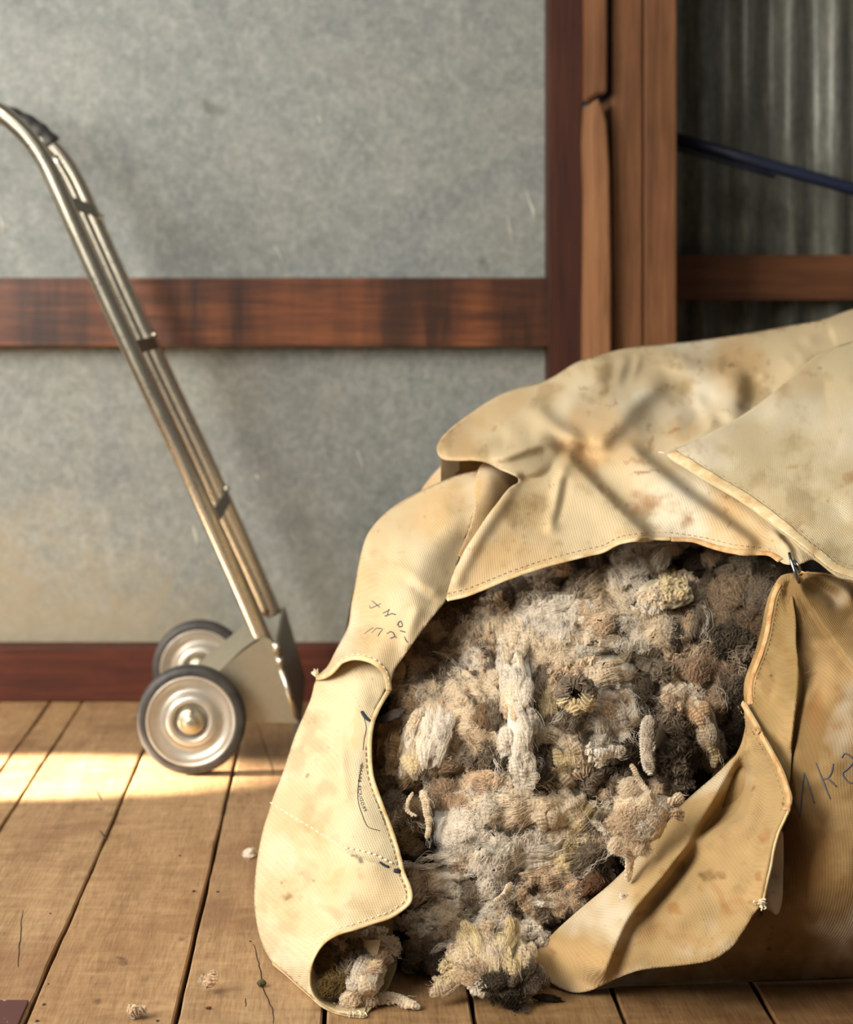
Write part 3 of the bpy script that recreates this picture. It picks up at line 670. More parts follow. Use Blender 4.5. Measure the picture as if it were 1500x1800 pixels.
# back corner seen behind the side panel
D_BC = Depth([(740, 870, 2.80), (790, 815, 2.86), (860, 820, 2.72), (800, 860, 2.74), (860, 780, 2.80)]); D_BC.seed = 6; D_BC.nz = .002
patch('back_corner', [(735, 880), (742, 860), (760, 835), (780, 815), (800, 800), (870, 800), (880, 850), (800, 880)], D_BC, (), C_YEL, 35)

# ---- overlay flap
D_OV = Depth([(x, y, float(D_TOP(np.array([x]), np.array([y]))[0])) for x, y in [(1172, 797), (1300, 880), (1390, 950), (1460, 1010), (1500, 1020), (1570, 1030), (1230, 770), (1300, 733), (1400, 645), (1500, 590), (1570, 570), (1300, 800), (1400, 800), (1500, 800), (1400, 880), (1500, 930), (1450, 700), (1570, 800)]], 5e-3)
_dv = D_OV
class Off:
    def __init__(s, D, o): s.D = D; s.o = o
    def __call__(s, x, y): return s.D(x, y) - s.o
D_OV.seed = 9; D_OV.nz = .0025
D_OV.folds = [([(1240, 785), (1310, 830), (1400, 900), (1500, 960)], .010, 40, 30, .3, .3), ([(1450, 700), (1440, 800), (1470, 900)], -.008, 40, 40, .3, .3), ([(1330, 745), (1400, 690), (1470, 650), (1580, 620)], .012, 24, 24, .2, .0), ([(1480, 590), (1530, 610), (1580, 600)], .02, 20, 20, .3, 0)]
D_OV.fs = [lambda X, Y, o: np.minimum(o, D_TOP(X, Y)) - .022 - .014 * np.exp(-(polydist(X, Y, [(1172, 797), (1300, 880), (1390, 950), (1460, 1010), (1570, 1032)])[0] / 30) ** 2) * np.clip((X - 1200) / 60, 0, 1)]
ov = patch('overlay_flap', [(1172, 797), (1178, 792), (1230, 770), (1300, 733), (1360, 690), (1400, 655), (1440, 622), (1500, 600), (1580, 585), (1580, 1040), (1500, 1020), (1480, 1016), (1465, 1008), (1430, 980), (1400, 957), (1350, 917), (1300, 880), (1240, 845), (1200, 820), (1178, 806)], D_OV,
           [(1450, 830, 50, 60, 20, C_OLIVE, .35), (1490, 845, 12, 18, 0, C_BRN, .5), (1397, 818, 12, 4, -30, C_BRN, .4), (1420, 900, 60, 40, 0, C_OLIVE, .25), (1240, 800, 60, 20, 20, C_WHITE, .4), (1376, 696, 3, 2.4, 0, C_BLK, .8), (1447, 641, 4, 2.4, 0, C_BLK, .6), (1402, 706, 2.4, 2, 0, C_BLK, .6), (1462, 885, 2.4, 2, 0, C_BLK, .7)],
           srgb(202, 186, 152), 41, rot=-8, mottle=.8)
hpo = [(1176, 801), (1205, 819), (1243, 842), (1302, 877), (1352, 913), (1400, 951), (1430, 974), (1466, 1003), (1500, 1015), (1570, 1034)]
hem(hpo, D_OV, ov, 21, .0017, M_HEM, .0006, inset=-7, sm=6); stitches(hpo, D_OV, ov, .0020, 7, 4, .0005, M_HEM, inset=-13)
stitches(hpo, D_OV, ov, .0008, 10, 2, .0003, M_THREADD, inset=-19)
stitches([(1158, 794), (1172, 797)], D_TOP, ov, .03, 12, 2, .0008, M_THREAD, name='loose_thread')

# ---- left side, upper and lower
D_SU = Depth([(858, 828, 2.57), (800, 838, 2.66), (745, 862, 2.72), (700, 888, 2.72), (662, 918, 2.68), (640, 950, 2.62), (628, 1000, 2.56), (618, 1050, 2.53), (608, 1100, 2.50), (592, 1140, 2.475), (572, 1180, 2.44),
              (700, 950, 2.48), (780, 890, 2.50), (760, 960, 2.41), (820, 950, 2.44), (800, 1010, 2.39), (785, 1052, 2.345), (670, 1050, 2.39), (720, 1060, 2.33), (650, 1100, 2.37), (700, 1140, 2.31), (640, 1150, 2.315), (686, 1190, 2.285), (684, 1215, 2.285), (600, 1165, 2.36)])
D_SU.seed = 12; D_SU.nz = .003
D_SU.folds = [([(650, 940), (658, 990), (672, 1040), (690, 1100)], .012, 26, 22, .2, .4), ([(690, 985), (720, 1010), (750, 1030), (782, 1052)], .006, 12, 10, .2, .2), ([(700, 1010), (740, 1040), (770, 1070)], -.006, 16, 12, .2, .2), ([(740, 1060), (722, 1100), (712, 1150)], .008, 14, 10, .2, .2)]
su = patch('side_flap', [(858, 826), (830, 829), (800, 836), (772, 848), (745, 860), (722, 872), (700, 885), (680, 900), (660, 920), (645, 942), (637, 965), (630, 995), (624, 1030), (618, 1060), (613, 1098), (600, 1125), (588, 1148), (575, 1172), (556, 1190), (562, 1195), (578, 1188), (590, 1176), (602, 1164), (625, 1156), (645, 1160), (662, 1168), (676, 1182), (682, 1198), (684, 1213),
                         (690, 1190), (697, 1172), (720, 1140), (745, 1105), (770, 1073), (786, 1052), (797, 1015), (808, 982), (822, 940), (835, 900), (848, 860)], D_SU,
           [(760, 900, 70, 40, -25, C_YEL, .5), (670, 950, 20, 60, 10, C_YEL, .25), (660, 1000, 26, 40, 0, C_OLIVE, .25), (750, 1030, 30, 5, 38, C_YEL, .5), (610, 1100, 20, 60, 10, C_WHITE, .35)], C_BASE, 51, rot=4, mottle=.6)
hs = [(558, 1192), (576, 1187), (590, 1176), (603, 1163), (625, 1156), (645, 1159), (662, 1167), (676, 1181), (682, 1196), (684, 1214)]
hem(hs, D_SU, su, 11, .0042, M_HEM, .001); stitches([(x + 1, y - 6) for x, y in hs[2:]], D_SU, su, .0030, 8, 3, .0006)
D_SL = Depth([(545, 1228, 2.44), (560, 1190, 2.47), (520, 1290, 2.44), (495, 1365, 2.42), (475, 1420, 2.41), (458, 1480, 2.39), (448, 1545, 2.37), (450, 1600, 2.32), (458, 1650, 2.255), (480, 1692, 2.19), (520, 1728, 2.12), (560, 1762, 2.06),
              (560, 1400, 2.28), (580, 1250, 2.36), (620, 1190, 2.36), (680, 1180, 2.335), (600, 1330, 2.27), (520, 1500, 2.24), (600, 1550, 2.12), (530, 1620, 2.15), (650, 1300, 2.265), (652, 1350, 2.25), (685, 1440, 2.18), (705, 1510, 2.13), (722, 1580, 2.075), (700, 1607, 2.06), (640, 1625, 2.05), (575, 1655, 2.04), (552, 1700, 2.045), (660, 1520, 2.115), (640, 1430, 2.18), (690, 1220, 2.33), (648, 1270, 2.275)])
D_SL.seed = 15; D_SL.nz = .0035
D_SL.folds = [([(600, 1230), (598, 1300), (604, 1380), (620, 1450)], .006, 10, 14, .3, .3), ([(475, 1412), (520, 1440), (570, 1470), (625, 1503)], .004, 5, 5, .05, .05), ([(520, 1480), (560, 1500), (600, 1540)], -.008, 26, 26, .3, .3), ([(560, 1250), (556, 1330), (565, 1400)], -.006, 16, 16, .3, .3),
              ([(640, 1190), (660, 1230), (650, 1280)], -.006, 16, 20, .3, .3), ([(620, 1505), (660, 1520), (705, 1530)], .004, 5, 5, .05, .05), ([(500, 1450), (540, 1530), (560, 1600)], -.008, 30, 30, .3, .3)]
sl2 = patch('side_panel', [(556, 1196), (550, 1215), (545, 1232), (532, 1262), (518, 1295), (504, 1338), (492, 1372), (480, 1402), (472, 1428), (462, 1460), (453, 1505), (448, 1548), (447, 1585), (450, 1615), (456, 1645), (466, 1672), (480, 1692), (500, 1710), (522, 1730), (540, 1746), (552, 1756),
                            (548, 1740), (545, 1720), (547, 1698), (556, 1675), (572, 1655), (595, 1642), (625, 1633), (655, 1623), (685, 1613), (706, 1600), (719, 1588), (722, 1574), (718, 1556), (708, 1535), (702, 1510), (697, 1490), (688, 1462), (678, 1435), (668, 1410), (660, 1388), (653, 1365), (650, 1340), (649, 1310), (651, 1285), (655, 1262),
                            (663, 1240), (676, 1215), (684, 1195), (676, 1165), (650, 1140), (610, 1145), (580, 1170)], D_SL,
            [(520, 1470, 50, 30, 20, C_YEL, .45), (490, 1500, 30, 40, 0, C_WHITE, .4), (595, 1540, 22, 7, -30, C_YEL, .6), (632, 1512, 5, 12, -30, C_BLK, .9), (620, 1500, 8, 4, 35, C_BLK, .75), (508, 1578, 10, 9, 0, C_OLIVE, .8), (510, 1580, 3, 5, 0, C_BLK, .5), (488, 1547, 4, 2, 0, C_BLK, .6), (566, 1564, 4, 1.6, 25, C_BLK, .7), (548, 1545, 3, 1.5, -20, C_BLK, .5),
             (600, 1370, 30, 90, 5, C_YEL, .25), (630, 1280, 10, 50, 0, C_YEL, .5), (544, 1365, 2, 7, 25, C_BLK, .6), (560, 1460, 30, 16, 40, C_YEL, .5), (530, 1620, 60, 30, 20, C_YEL, .3)], srgb(214, 197, 163), 61, rot=-4, mottle=.6)
hl = [(684, 1213), (668, 1240), (657, 1264), (652, 1286), (650, 1312), (651, 1340), (654, 1365), (661, 1388), (669, 1410), (679, 1435), (689, 1462), (698, 1490), (703, 1510), (709, 1535), (718, 1556), (722, 1574), (719, 1587), (706, 1599), (685, 1612), (655, 1622), (625, 1632), (595, 1641), (572, 1655), (556, 1675), (547, 1698), (545, 1720), (548, 1740), (558, 1757)]
hem(hl, D_SL, sl2, 8, .0032, M_HEM, .0008); stitches(hl[4:16], D_SL, sl2, .0018, 7, 4, .0005, M_THREADD, inset=7); stitches(hl[15:24], D_SL, sl2, .0018, 8, 4, .0006, M_THREAD, inset=9)
stitches([(474, 1410), (498, 1425), (522, 1440), (548, 1455), (575, 1473), (600, 1490)], D_SL, sl2, .0012, 6, 5, .0007); stitches([(606, 1490), (630, 1494), (660, 1502), (680, 1512), (700, 1522)], D_SL, sl2, .0016, 8, 2.5, .0011, name='bartack')
for s_ in ([(636, 1250), (640, 1257), (646, 1264), (654, 1269)], [(668, 1515), (676, 1521), (684, 1524)], [(692, 1530), (700, 1531), (706, 1532)]): scribble([s_], D_SL, sl2, .0024, M_INK, 'printed_mark', .0009)
stitches([(600, 1196), (612, 1210), (624, 1226), (634, 1246)], D_SL, sl2, .0014, 5, 3, .0006, M_THREAD, name='bartack')
scribble([[(637, 1340), (632, 1365), (629, 1390), (630, 1410), (636, 1430), (644, 1450), (652, 1456), (668, 1460)], [(640, 1262), (644, 1280), (640, 1300), (638, 1318)]], D_SL, sl2, .00035, M_INK, 'printed_line', .0006)
# printed words running up beside the hem, reversed as in the photo
def letters(text, path, size, D, parent, mirror=True, name='printed_lettering'):
    q = resample(catmull(path, 8), 1.0); cur = 0.0; mb = MB()
    for ch in text:
        if ch != ' ':
            cu = bpy.data.curves.new('t', 'FONT'); cu.body = ch; cu.size = 1; cu.resolution_u = 2; ob = bpy.data.objects.new('t', cu); COL.objects.link(ob)
            me = bpy.data.meshes.new_from_object(ob); vs = [v.co.copy() for v in me.vertices]; fs = [tuple(p.vertices) for p in me.polygons]
            bpy.data.objects.remove(ob); bpy.data.curves.remove(cu); bpy.data.meshes.remove(me)
        else: vs = []; fs = []
        i = int(min(cur, len(q) - 4)); a = q[i]; tg = q[min(i + 3, len(q) - 1)] - a; tg /= np.linalg.norm(tg); nm = np.array([-tg[1], tg[0]]) * (1 if mirror else -1)
        if vs:
            xy = np.array([a + tg * v.x * size + nm * v.y * size for v in vs]); d = D(xy[:, 0], xy[:, 1]) - .0007
            mb.add(([P(x, y, dd) for (x, y), dd in zip(xy, d)], fs)); cur += (max(v.x for v in vs) + .12) * size
        else: cur += .4 * size
    return mb.build(name, M_INK, parent, False)
letters('PRODUCER BRAND', [(640, 1427), (634, 1412), (630, 1395), (629, 1378), (631, 1358), (635, 1335)], 8.6, D_SL, sl2)
letters('WOOL PACK', [(675, 1447), (666, 1420), (657, 1398), (652, 1380), (648, 1362)], 7.0, D_SL, sl2)
scribble([[(654, 1056), (659, 1060), (668, 1068)], [(650, 1064), (651, 1069), (657, 1067), (670, 1061)], [(673, 1078), (685, 1072)], [(676, 1083), (690, 1078)], [(684, 1070), (680, 1084)], [(690, 1079), (696, 1080)], [(698, 1099), (704, 1091), (708, 1100)], [(700, 1096), (702, 1102), (708, 1100)], [(703, 1108), (708, 1110), (713, 1111)], [(711, 1119), (714, 1126), (717, 1129)]], D_SU, su, .0007)
scribble([[(641, 1114), (650, 1107), (657, 1103)], [(654, 1112), (662, 1104)], [(662, 1104), (672, 1105)], [(673, 1106), (666, 1115), (665, 1118)]], D_SU, su, .0007)
scribble([[(680, 1114), (688, 1110), (694, 1118), (686, 1122)], [(694, 1118), (697, 1121)]], D_SU, su, .0007)
# frayed thread ends
stitches([(548, 1182), (556, 1188), (566, 1193)], D_SU, su, -.001, 16, 2, .0022, M_THREAD, sm=0, name='frayed_end')
fr = MB(); rs = random.Random(4)
for k in range(14):
    a = np.array(P(557, 1188, 2.45)); e = np.array(P(550 + rs.uniform(0, 10), 1176 + rs.uniform(-2, 12), 2.45 + rs.uniform(-.01, .01))); fr.tube([a, (a + e) / 2 + rs.uniform(-.002, .002), e], [.0008, .0006, .0003], 5)
fr.build('frayed_threads', M_THREAD, su)

# ---- rolled corner on the floor
D_CL = Depth([(552, 1725, 2.062), (560, 1755, 2.045), (600, 1780, 2.035), (645, 1785, 2.03), (620, 1700, 2.20), (700, 1650, 2.21), (697, 1690, 2.16), (672, 1750, 2.065), (560, 1690, 2.10), (640, 1745, 2.085), (600, 1740, 2.10), (640, 1640, 2.26), (590, 1660, 2.2)])
D_CL.seed = 18; D_CL.nz = .0015
cl = patch('corner_lining', [(549, 1700), (546, 1722), (549, 1742), (560, 1758), (578, 1770), (600, 1778), (622, 1781), (642, 1783), (652, 1772), (668, 1752), (682, 1735), (690, 1716), (697, 1696), (699, 1670), (698, 1640), (690, 1615), (620, 1625), (570, 1650)], D_CL, [(600, 1740, 60, 30, 0, C_OLIVE, .4)], srgb(186, 166, 124), 71)
hcl = [(547, 1700), (545, 1722), (548, 1742), (559, 1759), (578, 1771), (600, 1779), (622, 1782), (644, 1783)]
hem(hcl, D_CL, cl, 8, .003, M_HEM, .0015); stitches([(585, 1762), (600, 1768), (618, 1770), (636, 1773), (646, 1778)], D_CL, cl, .001, 8, 3, .0006)
fr = MB()
for k in range(16):
    a = np.array(P(612 + k * 2, 1783, 2.033)); a[2] = .003; e = a + np.array([rs.uniform(-.004, .006), rs.uniform(-.014, -.002), rs.uniform(-.0015, .003)]); fr.tube([a, (a + e) / 2 + [0, 0, .002], e], [.0007, .0006, .0003], 5)
fr.build('frayed_threads', M_THREAD, cl)
# outside of the roll between silhouette and lip
D_RO = Depth([(480, 1692, 2.21), (520, 1728, 2.15), (560, 1766, 2.08), (600, 1783, 2.04), (640, 1786, 2.035), (560, 1740, 2.09), (550, 1700, 2.10), (520, 1690, 2.14)]); D_RO.seed = 2
patch('roll_underside', [(478, 1691), (500, 1711), (522, 1731), (545, 1751), (562, 1766), (580, 1776), (600, 1783), (625, 1787), (644, 1787), (640, 1780), (600, 1776), (570, 1763), (553, 1745), (550, 1715), (520, 1700)], D_RO, (), C_BASE, 73)

# ---- right front body
D_FR = Depth([(1372, 1012, 2.245), (1400, 1005, 2.235), (1440, 1010, 2.245), (1500, 1022, 2.24), (1580, 1035, 2.23), (1330, 1200, 2.205), (1395, 1100, 2.20), (1400, 1200, 2.13), (1500, 1200, 2.08), (1580, 1200, 2.06), (1400, 1350, 2.075), (1300, 1350, 2.15), (1300, 1500, 2.10), (1500, 1400, 2.03), (1580, 1500, 2.01), (1400, 1520, 2.035), (1500, 1600, 2.02), (1250, 1600, 2.08),
              (1400, 1660, 2.065), (1500, 1670, 2.06), (1250, 1690, 2.11), (1050, 1725, 2.115), (1400, 1722, 2.13), (1500, 1720, 2.135), (1580, 1718, 2.135), (1100, 1650, 2.14)])
D_FR.seed = 22; D_FR.nz = .003
D_FR.folds = [([(1402, 1012), (1410, 1040), (1435, 1080), (1470, 1130), (1510, 1180), (1560, 1230)], .014, 40, 4, .02, .1), ([(1400, 1012), (1398, 1060), (1400, 1110), (1401, 1180), (1396, 1260), (1384, 1340), (1378, 1400)], .010, 22, 5, .05, .1),
              ([(1403, 1060), (1405, 1130), (1414, 1180), (1410, 1240), (1396, 1310), (1386, 1360)], -.008, 5, 5, .1, .1), ([(1405, 1010), (1430, 1030), (1460, 1048), (1480, 1075)], -.014, 10, 10, .1, .2), ([(1410, 1006), (1450, 1016), (1490, 1040), (1505, 1080)], .014, 10, 12, .05, .3),
              ([(1385, 1012), (1378, 1040), (1372, 1090)], -.010, 7, 7, .1, .3), ([(1365, 1050), (1368, 1120), (1360, 1200)], .010, 18, 18, .2, .3), ([(1395, 1010), (1390, 1035), (1384, 1070)], .008, 5, 5, .0, .3), ([(1420, 1100), (1432, 1160), (1425, 1240)], -.006, 20, 20, .3, .3), ([(1470, 1250), (1450, 1350), (1440, 1450)], .006, 50, 50, .3, .3)]
ST_SHADE_FR = [(1435, 1250, 16, 40, 0, C_BRN, .45), (1420, 1480, 60, 70, 0, C_BRN, .35), (1500, 1560, 60, 60, 0, C_OLIVE, .3), (1350, 1230, 16, 40, -10, C_DK, .5), (1350, 1120, 22, 24, 0, C_DK, .3), (1410, 1072, 22, 12, 0, C_DK, .65), (1357, 1192, 3, 4, -35, C_BLK, .8), (1420, 1110, 10, 40, 0, C_OLIVE, .6),
         (1352, 1660, 9, 3, 0, C_BLK, .9), (1355, 1640, 3, 14, 0, C_DK, .7), (1430, 1680, 140, 50, 0, C_DK, .55), (1250, 1700, 140, 30, 0, C_DK, .5), (1468, 1249, 2, 4, -30, C_BLK, .6), (1480, 1470, 30, 80, 10, C_YEL, .3), (1342, 1604, 4, 3, 0, C_BLK, .8), (1330, 1400, 60, 40, 0, C_OLIVE, .4), (1430, 1560, 70, 30, -10, C_BRN, .3), (1490, 1430, 50, 30, 0, C_OLIVE, .3)]  # broad dark ovals low on the panel paint in shade besides dirt
frp = patch('front_panel', [(1366, 1020), (1378, 1010), (1400, 1006), (1420, 1006), (1460, 1010), (1500, 1022), (1580, 1036), (1580, 1716), (1500, 1720), (1400, 1724), (1250, 1728), (1100, 1732), (1040, 1736), (1020, 1700), (1080, 1640), (1150, 1560), (1220, 1450), (1280, 1350), (1308, 1290), (1320, 1180), (1340, 1100), (1352, 1050)], D_FR, ST_SHADE_FR, srgb(138, 110, 70), 81, rot=2)
scribble([[(1378, 1380), (1392, 1400), (1402, 1425), (1407, 1435)], [(1407, 1435), (1410, 1400), (1413, 1370), (1414, 1358)], [(1414, 1358), (1422, 1380), (1432, 1412)], [(1434, 1340), (1444, 1365), (1453, 1388), (1460, 1404)], [(1465, 1342), (1462, 1358), (1455, 1368), (1447, 1369)], [(1455, 1368), (1464, 1376), (1471, 1383)],
          [(1480, 1332), (1486, 1324), (1498, 1332), (1500, 1340), (1490, 1352), (1482, 1358), (1484, 1366), (1494, 1376), (1504, 1374)]], D_FR, frp, .0009)
hem([(1404, 1007), (1420, 1007), (1460, 1011), (1500, 1023), (1580, 1037)], D_FR, frp, 6, .003, M_HEMR, .0005)
stitches([(1405, 1010), (1430, 1008), (1470, 1014), (1510, 1026)], D_FR, frp, .002, 3, 6, .0006, M_THREADD)
MB().tube([P(1398, 1188 - 0, 2.127), P(1412, 1185, 2.122), P(1428, 1178, 2.118)], .0006, 6).build('loose_thread', M_THREADD, frp)

# ---- strip that rolls down from the pin, and the outer flap
D_ST = Depth([(1372, 1012, 2.235), (1355, 1045, 2.24), (1342, 1100, 2.22), (1325, 1150, 2.205), (1311, 1190, 2.195), (1308, 1235, 2.17), (1330, 1275, 2.13), (1360, 1330, 2.09), (1388, 1390, 2.035), (1400, 1340, 2.065), (1403, 1180, 2.115), (1397, 1090, 2.19), (1400, 1012, 2.232), (1360, 1200, 2.15), (1372, 1100, 2.195)])
D_ST.seed = 25; D_ST.nz = .002
D_ST.folds = [([(1375, 1030), (1362, 1060), (1350, 1120), (1332, 1170), (1322, 1220)], .007, 9, 16, .05, .2), ([(1398, 1040), (1400, 1120), (1402, 1180), (1398, 1240), (1388, 1330)], .010, 4, 14, .05, .1), ([(1388, 1020), (1384, 1050), (1388, 1090)], -.008, 6, 6, .1, .3)]
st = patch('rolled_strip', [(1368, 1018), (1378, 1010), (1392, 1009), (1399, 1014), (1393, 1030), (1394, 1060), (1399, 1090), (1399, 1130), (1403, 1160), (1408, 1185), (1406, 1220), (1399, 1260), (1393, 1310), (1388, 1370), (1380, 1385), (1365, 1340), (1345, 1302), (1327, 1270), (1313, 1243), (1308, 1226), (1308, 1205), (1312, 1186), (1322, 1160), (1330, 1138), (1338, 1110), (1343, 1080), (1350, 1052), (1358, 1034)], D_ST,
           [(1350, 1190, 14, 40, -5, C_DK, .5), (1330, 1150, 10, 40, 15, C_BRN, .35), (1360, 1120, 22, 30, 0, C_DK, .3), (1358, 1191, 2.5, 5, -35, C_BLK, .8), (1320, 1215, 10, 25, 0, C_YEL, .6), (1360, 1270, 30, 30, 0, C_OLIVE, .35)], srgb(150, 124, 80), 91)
he = [(1366, 1024), (1356, 1046), (1349, 1080), (1344, 1110), (1336, 1140), (1327, 1164), (1317, 1190), (1313, 1215), (1316, 1240)]
hem(he, D_ST, st, 12, .003, M_HEMR, .0004, inset=-5); stitches([(x + 13, y + 2) for x, y in he], D_ST, st, .0012, 6, 4, .0004, M_THREADD)
D_FL = Depth([(1308, 1235, 2.155), (1345, 1300, 2.09), (1392, 1402, 1.995), (1372, 1480, 1.985), (1340, 1590, 1.985), (1300, 1645, 1.99), (1240, 1690, 2.0), (1120, 1705, 2.04), (1060, 1735, 2.075), (1015, 1745, 2.088), (975, 1732, 2.105), (940, 1690, 2.125), (960, 1655, 2.14), (1030, 1590, 2.14), (1130, 1500, 2.145), (1200, 1410, 2.17), (1260, 1350, 2.18), (1305, 1310, 2.165), (1200, 1600, 2.03), (1100, 1650, 2.06), (1320, 1450, 2.045), (1290, 1380, 2.13), (1230, 1480, 2.09), (1310, 1270, 2.15)])
D_FL.seed = 28; D_FL.nz = .002
D_FL.folds = [([(1312, 1296), (1268, 1375), (1225, 1450), (1170, 1530), (1110, 1600), (1080, 1660), (1050, 1740)], .030, 13, 42, .05, .08), ([(1318, 1340), (1262, 1430), (1205, 1515), (1150, 1590), (1115, 1660)], -.020, 34, 11, .08, .3),
              ([(1310, 1285), (1320, 1350), (1323, 1405), (1308, 1440), (1265, 1458), (1220, 1485), (1175, 1520)], .026, 30, 10, .05, .3), ([(1306, 1330), (1300, 1400), (1285, 1430), (1235, 1462), (1190, 1500)], -.014, 9, 34, .15, .3),
              ([(1388, 1410), (1360, 1470), (1345, 1540), (1335, 1590)], .012, 8, 16, .1, .0), ([(1335, 1300), (1345, 1380), (1335, 1460)], -.012, 20, 24, .2, .3), ([(980, 1640), (1040, 1600), (1100, 1560)], -.010, 16, 16, .3, .3), ([(1240, 1690), (1290, 1640), (1330, 1600)], .010, 20, 30, .2, .2), ([(1120, 1630), (1180, 1640), (1240, 1640)], -.010, 30, 30, .3, .3)]
ST_FL = [(1245, 1540, 20, 12, 0, C_DK, .75), (1267, 1530, 8, 9, 0, C_DK, .8), (1185, 1596, 16, 12, 20, C_BRN, .7), (1270, 1575, 34, 8, 55, C_BRN, .4), (1190, 1525, 16, 20, 0, C_DK, .5), (1345, 1470, 14, 14, -60, C_BRN, .6), (1150, 1640, 30, 14, -20, C_BRN, .35), (1332, 1386, 3.4, 6, -15, C_BLK, .9), (1335, 1400, 2.4, 3, 0, C_BLK, .8), (1381, 1418, 3, 5, -10, C_BLK, .8), (1330, 1540, 6, 8, 0, C_BRN, .6), (1130, 1605, 8, 6, 0, C_DK, .5),
         (974, 1666, 9, 4, 40, C_BRN, .7), (1280, 1500, 50, 40, -30, C_YEL, .35), (1110, 1560, 50, 16, -45, C_YEL, .35), (1290, 1590, 20, 20, 0, C_BRN, .3), (1195, 1650, 30, 10, 10, C_BRN, .3), (1350, 1350, 24, 40, -20, C_OLIVE, .4), (1150, 1610, 20, 40, 20, C_DK, .3), (1230, 1590, 30, 30, 0, C_OLIVE, .3), (1300, 1560, 14, 10, 0, C_DK, .35)]
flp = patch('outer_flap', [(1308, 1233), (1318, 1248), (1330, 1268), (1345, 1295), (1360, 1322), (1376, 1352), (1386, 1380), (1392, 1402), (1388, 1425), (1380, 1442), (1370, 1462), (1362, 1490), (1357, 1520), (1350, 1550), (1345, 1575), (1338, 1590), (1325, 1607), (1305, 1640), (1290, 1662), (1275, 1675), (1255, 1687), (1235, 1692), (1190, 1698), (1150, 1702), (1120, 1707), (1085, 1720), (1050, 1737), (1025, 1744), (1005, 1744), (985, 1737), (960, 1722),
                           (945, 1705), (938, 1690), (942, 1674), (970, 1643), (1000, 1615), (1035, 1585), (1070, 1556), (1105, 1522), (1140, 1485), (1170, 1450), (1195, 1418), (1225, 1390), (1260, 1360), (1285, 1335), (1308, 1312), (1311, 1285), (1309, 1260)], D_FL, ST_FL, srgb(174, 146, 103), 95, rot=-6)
hf = [(1309, 1234), (1318, 1250), (1330, 1270), (1345, 1297), (1360, 1324), (1375, 1354), (1385, 1380), (1391, 1402), (1387, 1425), (1379, 1442), (1369, 1464), (1361, 1492), (1356, 1520), (1349, 1550), (1343, 1578), (1338, 1590)]
hem(hf[:9], D_FL, flp, 13, .0032, M_HEMR, .0006, inset=4); hem(hf[8:], D_FL, flp, 5, .0036, M_HEM, .0004)
stitches(hf[:10], D_FL, flp, .0016, 7, 4, .0005, M_THREADD, inset=14)
D_FU = Depth([(1378, 1470, 2.0), (1378, 1560, 2.01), (1368, 1605, 2.015), (1340, 1590, 2.0), (1355, 1530, 2.02)]); D_FU.seed = 1
fu = patch('flap_underside', [(1376, 1462), (1378, 1500), (1377, 1540), (1376, 1580), (1368, 1607), (1352, 1600), (1336, 1590), (1345, 1560), (1354, 1515), (1364, 1480)], D_FU, [(1352, 1585, 10, 22, 0, C_DK, .5)], C_BASE, 97)
kn = MB()
for k in range(9):
    a = np.array(P(1338 + rs.uniform(-3, 3), 1590 + rs.uniform(-3, 3), 1.977)); e = a + np.array([rs.uniform(-.009, .006), rs.uniform(-.004, .002), rs.uniform(-.006, .006)]); kn.tube(catmull([a, (a * 2 + e) / 3 + np.array([rs.uniform(-.003, .003), 0, rs.uniform(-.003, .003)]), (a + e * 2) / 3 + np.array([rs.uniform(-.004, .004), 0, rs.uniform(-.003, .003)]), e], 4), .0008, 6)
kn.build('thread_knot', M_THREAD, fu)

# ---- hidden rear body of the pack, so it is a full volume from the side
sil = [(640, 1786, 2.034), (600, 1782, 2.038), (545, 1750, 2.09), (480, 1692, 2.195), (458, 1650, 2.26), (449, 1600, 2.32), (449, 1545, 2.37), (459, 1480, 2.39), (476, 1420, 2.41), (497, 1365, 2.42), (522, 1290, 2.44), (547, 1228, 2.44), (576, 1180, 2.45), (604, 1125, 2.49), (616, 1060, 2.53),
       (632, 995, 2.57), (646, 945, 2.63), (680, 902, 2.70), (724, 873, 2.72), (775, 850, 2.72), (775, 806, 2.62), (771, 790, 2.64), (787, 761, 2.70), (831, 727, 2.86), (884, 695, 2.93), (950, 674, 2.97), (1028, 634, 3.0), (1110, 613, 3.04), (1200, 604, 3.07), (1300, 590, 3.07), (1400, 572, 3.07), (1500, 546, 3.07), (1575, 526, 3.07)]
sil = resample(sil, 14); tg = np.gradient(sil[:, :2], axis=0); tg /= np.linalg.norm(tg, axis=1)[:, None]; nin = np.stack([-tg[:, 1], tg[:, 0]], 1)
nin = np.stack([np.convolve(np.pad(nin[:, i], 6, 'edge'), np.ones(13) / 13, 'valid') for i in (0, 1)], 1)
rings = [(0, 0), (3, .02), (10, .07), (24, .14), (50, .22), (90, .32), (140, .40)]; V = []; k = len(sil); Xs = []; Ys = []
for ins, dd in rings:
    q = sil[:, :2] + nin * ins; d = sil[:, 2] + .004 + dd * np.clip((sil[:, 2] - 1.98) / .4, .1, 1) * .9; d = np.where(H - (q[:, 1] - CY) / F * d < .004, F * (H - .004) / np.maximum(q[:, 1] - CY, 1), d)
    V += [P(a, b, c) for (a, b), c in zip(q, d)]; Xs += list(q[:, 0]); Ys += list(q[:, 1])
Fc = [(r * k + i, r * k + i + 1, (r + 1) * k + i + 1, (r + 1) * k + i) for r in range(len(rings) - 1) for i in range(k - 1)]
me = mesh_from(V, Fc); ca = me.color_attributes.new('col', 'FLOAT_COLOR', 'POINT'); cc_ = paint(np.array(Xs), np.array(Ys), C_BASE, (), 3); ca.data.foreach_set('color', np.hstack([cc_, np.ones((len(cc_), 1))]).ravel())
